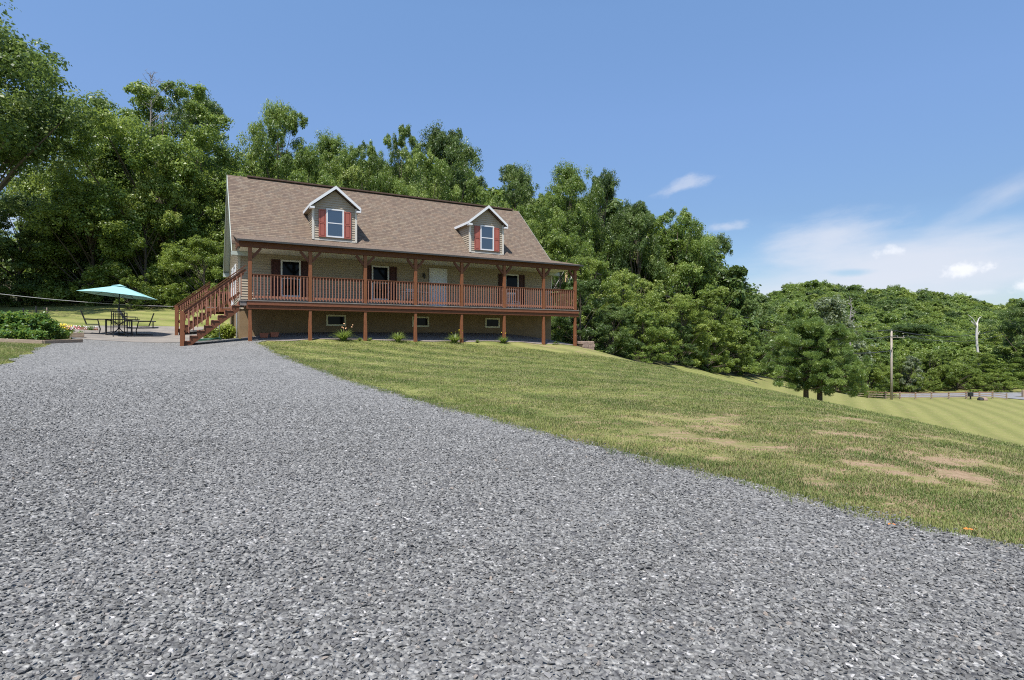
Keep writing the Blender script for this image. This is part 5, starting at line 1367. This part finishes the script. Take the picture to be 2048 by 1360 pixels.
# flower box with pink blossoms
fX, fY = (136 - 1024) / F * 24.2, 24.2; fb = empty('flower_box', (fX, fY, t1(fX, fY) + .03), math.radians(38)); tag(fb, 'wooden box edging the bed filled with pink and white flowers', 'flower box')
m = MB(); m.box(-.55, .55, -.16, .16, 0, .18); m.build('box', TIMBER, fb, bevel=.01)
fp = plant('flower_mass', 133, 24.3, bush_mesh(61, .42, .38, 1300, .03, GARDEN), 'pink and white flowers spilling over the wooden flower box', 'flowers', None, (('pink_blossom', flowers(62, .40, .2, .36, 200, .026, PNK)), ('white_blossom', flowers(63, .42, .2, .36, 90, .022, WHT))), zoff=.12)
m = MB(); m.tube([(0, 0, 0), (0, 0, .3)], [.14, .19], 16); o = m.build('bucket', simple('blue_grey_bucket', (.16, .20, .26), .5, .1, 5), None, True); X_ = (118 - 1024) / F * 22.8; o.location = (X_, 22.8, t1(X_, 22.8) + .02); tag(o, 'blue grey round bucket between the vegetable plants and the flower box', 'bucket')
# white flowers and low timber along the back of the patio
e1, e2 = cast(150, 660), cast(196, 662)
bt = MB(); pa = Vector((e1[0], e1[1], t1(*e1) + .08)); pb = Vector((e2[0], e2[1], t1(*e2) + .08)); bt.bar(pa, pb, .1, .16); tag(bt.build('garden_timber', simple('reddish_timber', (.33, .16, .11), .9, .2, 6)), 'low reddish timber edging the patio behind the flower box', 'timber')
for i, (x, wd, lb) in enumerate(((156, .35, 'white flowers behind the left end of the reddish timber'), (182, .3, 'white flowers near the right end of the reddish timber'))):
    plant('white_flowers', x, e1[1] + .35, bush_mesh(70 + i, wd, .22, 500, .03, GARDEN), lb, 'flowers', 'white flower clumps behind the patio', (('blossom', flowers(75 + i, wd * 1.1,   .08, .2, 60, .024, WHT)),))

# daylilies
def lily(seed, n=230, L_=.58):
    r = np.random.default_rng(seed); V = []; q = []; tt = []
    for i in range(n):
        a = r.uniform(0, 6.28); d = np.array([math.cos(a), math.sin(a), 0]); sd = np.array([-d[1], d[0], 0]) * .012; ln = L_ * r.uniform(.6, 1.1); out = r.uniform(.35, 1.15); b = len(V); p0 = d * r.uniform(0, .08)
        for k in range(5):
            t = k / 4; p = p0 + d * ln * out * t ** 1.2 + np.array([0, 0, ln * (1.1 * t - .62 * out * t * t * 1.25)]); wv = sd * (1 - t * .85) * 1.2; V += [p - wv, p + wv]
        for k in range(4): q.append((b + 2 * k, b + 2 * k + 1, b + 2 * k + 3, b + 2 * k + 2)); tt.append(r.uniform(.2, .9))
    return np_mesh('foliage', np.array(V), np.array(q), HOSTA2, np.array(tt))
HOSTA2 = leaf_mat('daylily_leaves', [(0, (.07, .13, .025)), (.5, (.15, .22, .05)), (1, (.26, .32, .09))])
lm = [lily(1), lily(2), lily(3)]
for i, (uu, lb, sc_, nf) in enumerate(((3.62, 'widest daylily clump below the left basement window', 1.15, 7), (6.02, 'daylily clump between the left and middle basement windows', 1.0, 0), (8.75, 'daylily clump with yellow blooms beside the middle basement window', 1.05, 6), (11.35, 'small daylily clump below the right basement window', .8, 4))):
    X_, Y_ = house(uu, -.22); root = empty('daylily', (X_, Y_, t1(X_, Y_) + .01), i * 1.7); root.scale = (sc_,) * 3; tag(root, lb, 'plant', 'daylily clumps along the porch')
    o = bpy.data.objects.new('foliage', lm[i % 3]); C.objects.link(o); o.parent = root
    if nf: o = bpy.data.objects.new('blossom', flowers(90 + i, .4, .45, .66, nf, .032, YEL if i else flat('peach_petals', (.75, .42, .22)))); C.objects.link(o); o.parent = root
for i, (uu, lb) in enumerate(((4.35, 'tiny grassy sprout right of the widest daylily'), (4.78, 'tiny grassy sprout just right of the third deck post'), (10.0, 'tiny grassy sprout right of the fifth deck post'))):
    X_, Y_ = house(uu, -.1); root = empty('sprout', (X_, Y_, t1(X_, Y_) + .01), i); root.scale = (.35,) * 3; tag(root, lb, 'plant', 'small sprouts along the porch'); o = bpy.data.objects.new('foliage', lm[i % 3]); C.objects.link(o); o.parent = root
# shrubs by the left corner, hose, stand pipe
GH = 'yellow green plants at the left house corner'
for i, (uu, vv, s_, lb) in enumerate(((-.72, 3.2, 1.0, 'yellow green leafy plant seen under the stairs near the house corner'), (-1.25, 4.3, .9, 'yellow green leafy plant further left under the stairs'))):
    X_, Y_ = house(uu, vv); root = empty('leafy_plant', (X_, Y_, t1(X_, Y_))); root.scale = (s_,) * 3; tag(root, lb, 'plant', GH); o = bpy.data.objects.new('foliage', bush_mesh(101 + i, .42, .75, 1700, .055, HOSTA)); C.objects.link(o); o.parent = root
X_, Y_ = house(-1.0, 3.0); m = MB(); m.tube([(0, 0, -.1), (0, 0, .95)], .022, 8); o = m.build('stand_pipe', GREYM); o.location = (X_, Y_, t1(X_, Y_)); tag(o, 'thin grey pipe standing in the plants under the stairs', 'pipe')
m = MB(); X_, Y_ = house(-1.5, 2.4); r = random.Random(3)
m.tube([(math.cos(t) * (.55 + .08 * math.sin(t * 1.7)), math.sin(t) * .32, .035 + .004 * t + t1(X_ + math.cos(t) * .55, Y_ + math.sin(t) * .32) - t1(X_, Y_)) for t in np.arange(0, 19, .35)], .014, 6)
o = m.build('garden_hose', GREENH, None, True); o.location = (X_, Y_, t1(X_, Y_) + .02); tag(o, 'coiled dark green hose lying under the porch stairs', 'hose')
# terracotta planters below the porch
for i, uu in enumerate((.62, 1.02)):
    X_, Y_ = house(uu, 1.15); m = MB(); hw = .17; pl = []
    m.add([(-hw * .8, -.1, 0), (hw * .8, -.1, 0), (hw * .8, .1, 0), (-hw * .8, .1, 0), (-hw, -.13, .2), (hw, -.13, .2), (hw, .13, .2), (-hw, .13, .2), (-hw * .85, -.1, .19), (hw * .85, -.1, .19), (hw * .85, .1, .19), (-hw * .85, .1, .19)],
          [(0, 3, 2, 1), (0, 1, 5, 4), (1, 2, 6, 5), (2, 3, 7, 6), (3, 0, 4, 7), (4, 5, 9, 8), (5, 6, 10, 9), (6, 7, 11, 10), (7, 4, 8, 11), (8, 9, 10, 11)])
    o = m.build('planter_box', TERRA); o.location = (X_, Y_, t1(X_, Y_) + .02); o.rotation_euler = (0, 0, TH + .1 * i); tag(o, ('left' if i == 0 else 'right') + ' terracotta trough planter under the left end of the porch', 'planter', 'terracotta planters')
# retaining blocks at the right end
X_, Y_ = house(16.35, -.1); zb_ = t1(X_, Y_)
rb = empty('retaining_wall', (X_, Y_, zb_ - .15), TH); tag(rb, 'short stack of brown retaining blocks at the right end of the porch', 'retaining wall')
for j in range(3):
    for i in range(2):
        m = MB(); a = -.32 + i * .42 + (j % 2) * .06; m.box(a, a + .40, -.22, .22, .01 + j * .165, .165 + j * .165); m.build('block', BLOCK, rb, bevel=.02)
# porch furniture
def on_deck(u_, v_): X_, Y_ = house(u_, v_); return (X_, Y_, 3.244)
t = empty('porch_table', on_deck(7.35, 1.55), TH); tag(t, 'small white table on the porch left of the front door', 'table')
m = MB(); m.box(-.62, .62, -.3, .3, .71, .74); m.build('tabletop', PLAST, t, bevel=.008)
for a in (-.55, .55):
    for b_ in (-.24, .24): m = MB(); m.tube([(a, b_, 0), (a, b_, .709)], .018, 6); m.build('leg', PLAST, t)
def porch_chair(u_, v_, rz, label):
    t = empty('porch_chair', on_deck(u_, v_), rz); tag(t, label, 'chair', 'white porch chairs')
    m = MB(); m.box(-.24, .24, -.22, .24, .41, .44); m.build('seat', PLAST, t, bevel=.01)
    m = MB(); m.box(-.25, .25, .235, .265, .86, .95); m.box(-.24, -.20, .235, .265, .44, .859); m.box(.20, .24, .235, .265, .44, .859)
    for k in range(4): x_ = -.12 + .08 * k; m.box(x_ - .015, x_ + .015, .24, .26, .44, .859)
    m.build('backrest', PLAST, t)
    for a in (-.21, .21):
        for b_ in (-.18, .2): m = MB(); m.box(a - .02, a + .02, b_ - .02, b_ + .02, 0, .409); m.build('leg', PLAST, t)
porch_chair(7.45, 1.95, TH, 'white chair behind the small white porch table'); porch_chair(12.9, 1.5, TH, 'white chair on the porch before the right window')
# fallen orange leaves
for i, (x, y, lb) in enumerate(((1942, 1071, 'orange fallen leaf at the grass edge, lower right'), (1788, 1063, 'small orange leaf lying on the gravel'))):
    X_, Y_ = cast(x, y); r = np.random.default_rng(i); V, q = leaf_quads(r, np.array([[0, 0, .03], [.04, .01, .035], [-.03, .015, .03]]), unit(np.array([[.2, -.3, 1], [.5, .1, 1], [-.3, -.2, 1.]])), np.full(3, .022 if i == 0 else .015), None, .7)
    o = bpy.data.objects.new('fallen_leaf', np_mesh('fallen_leaf', V, q, ORG)); C.objects.link(o); o.location = (X_, Y_, t1(X_, Y_) + .02); tag(o, lb, 'leaf')
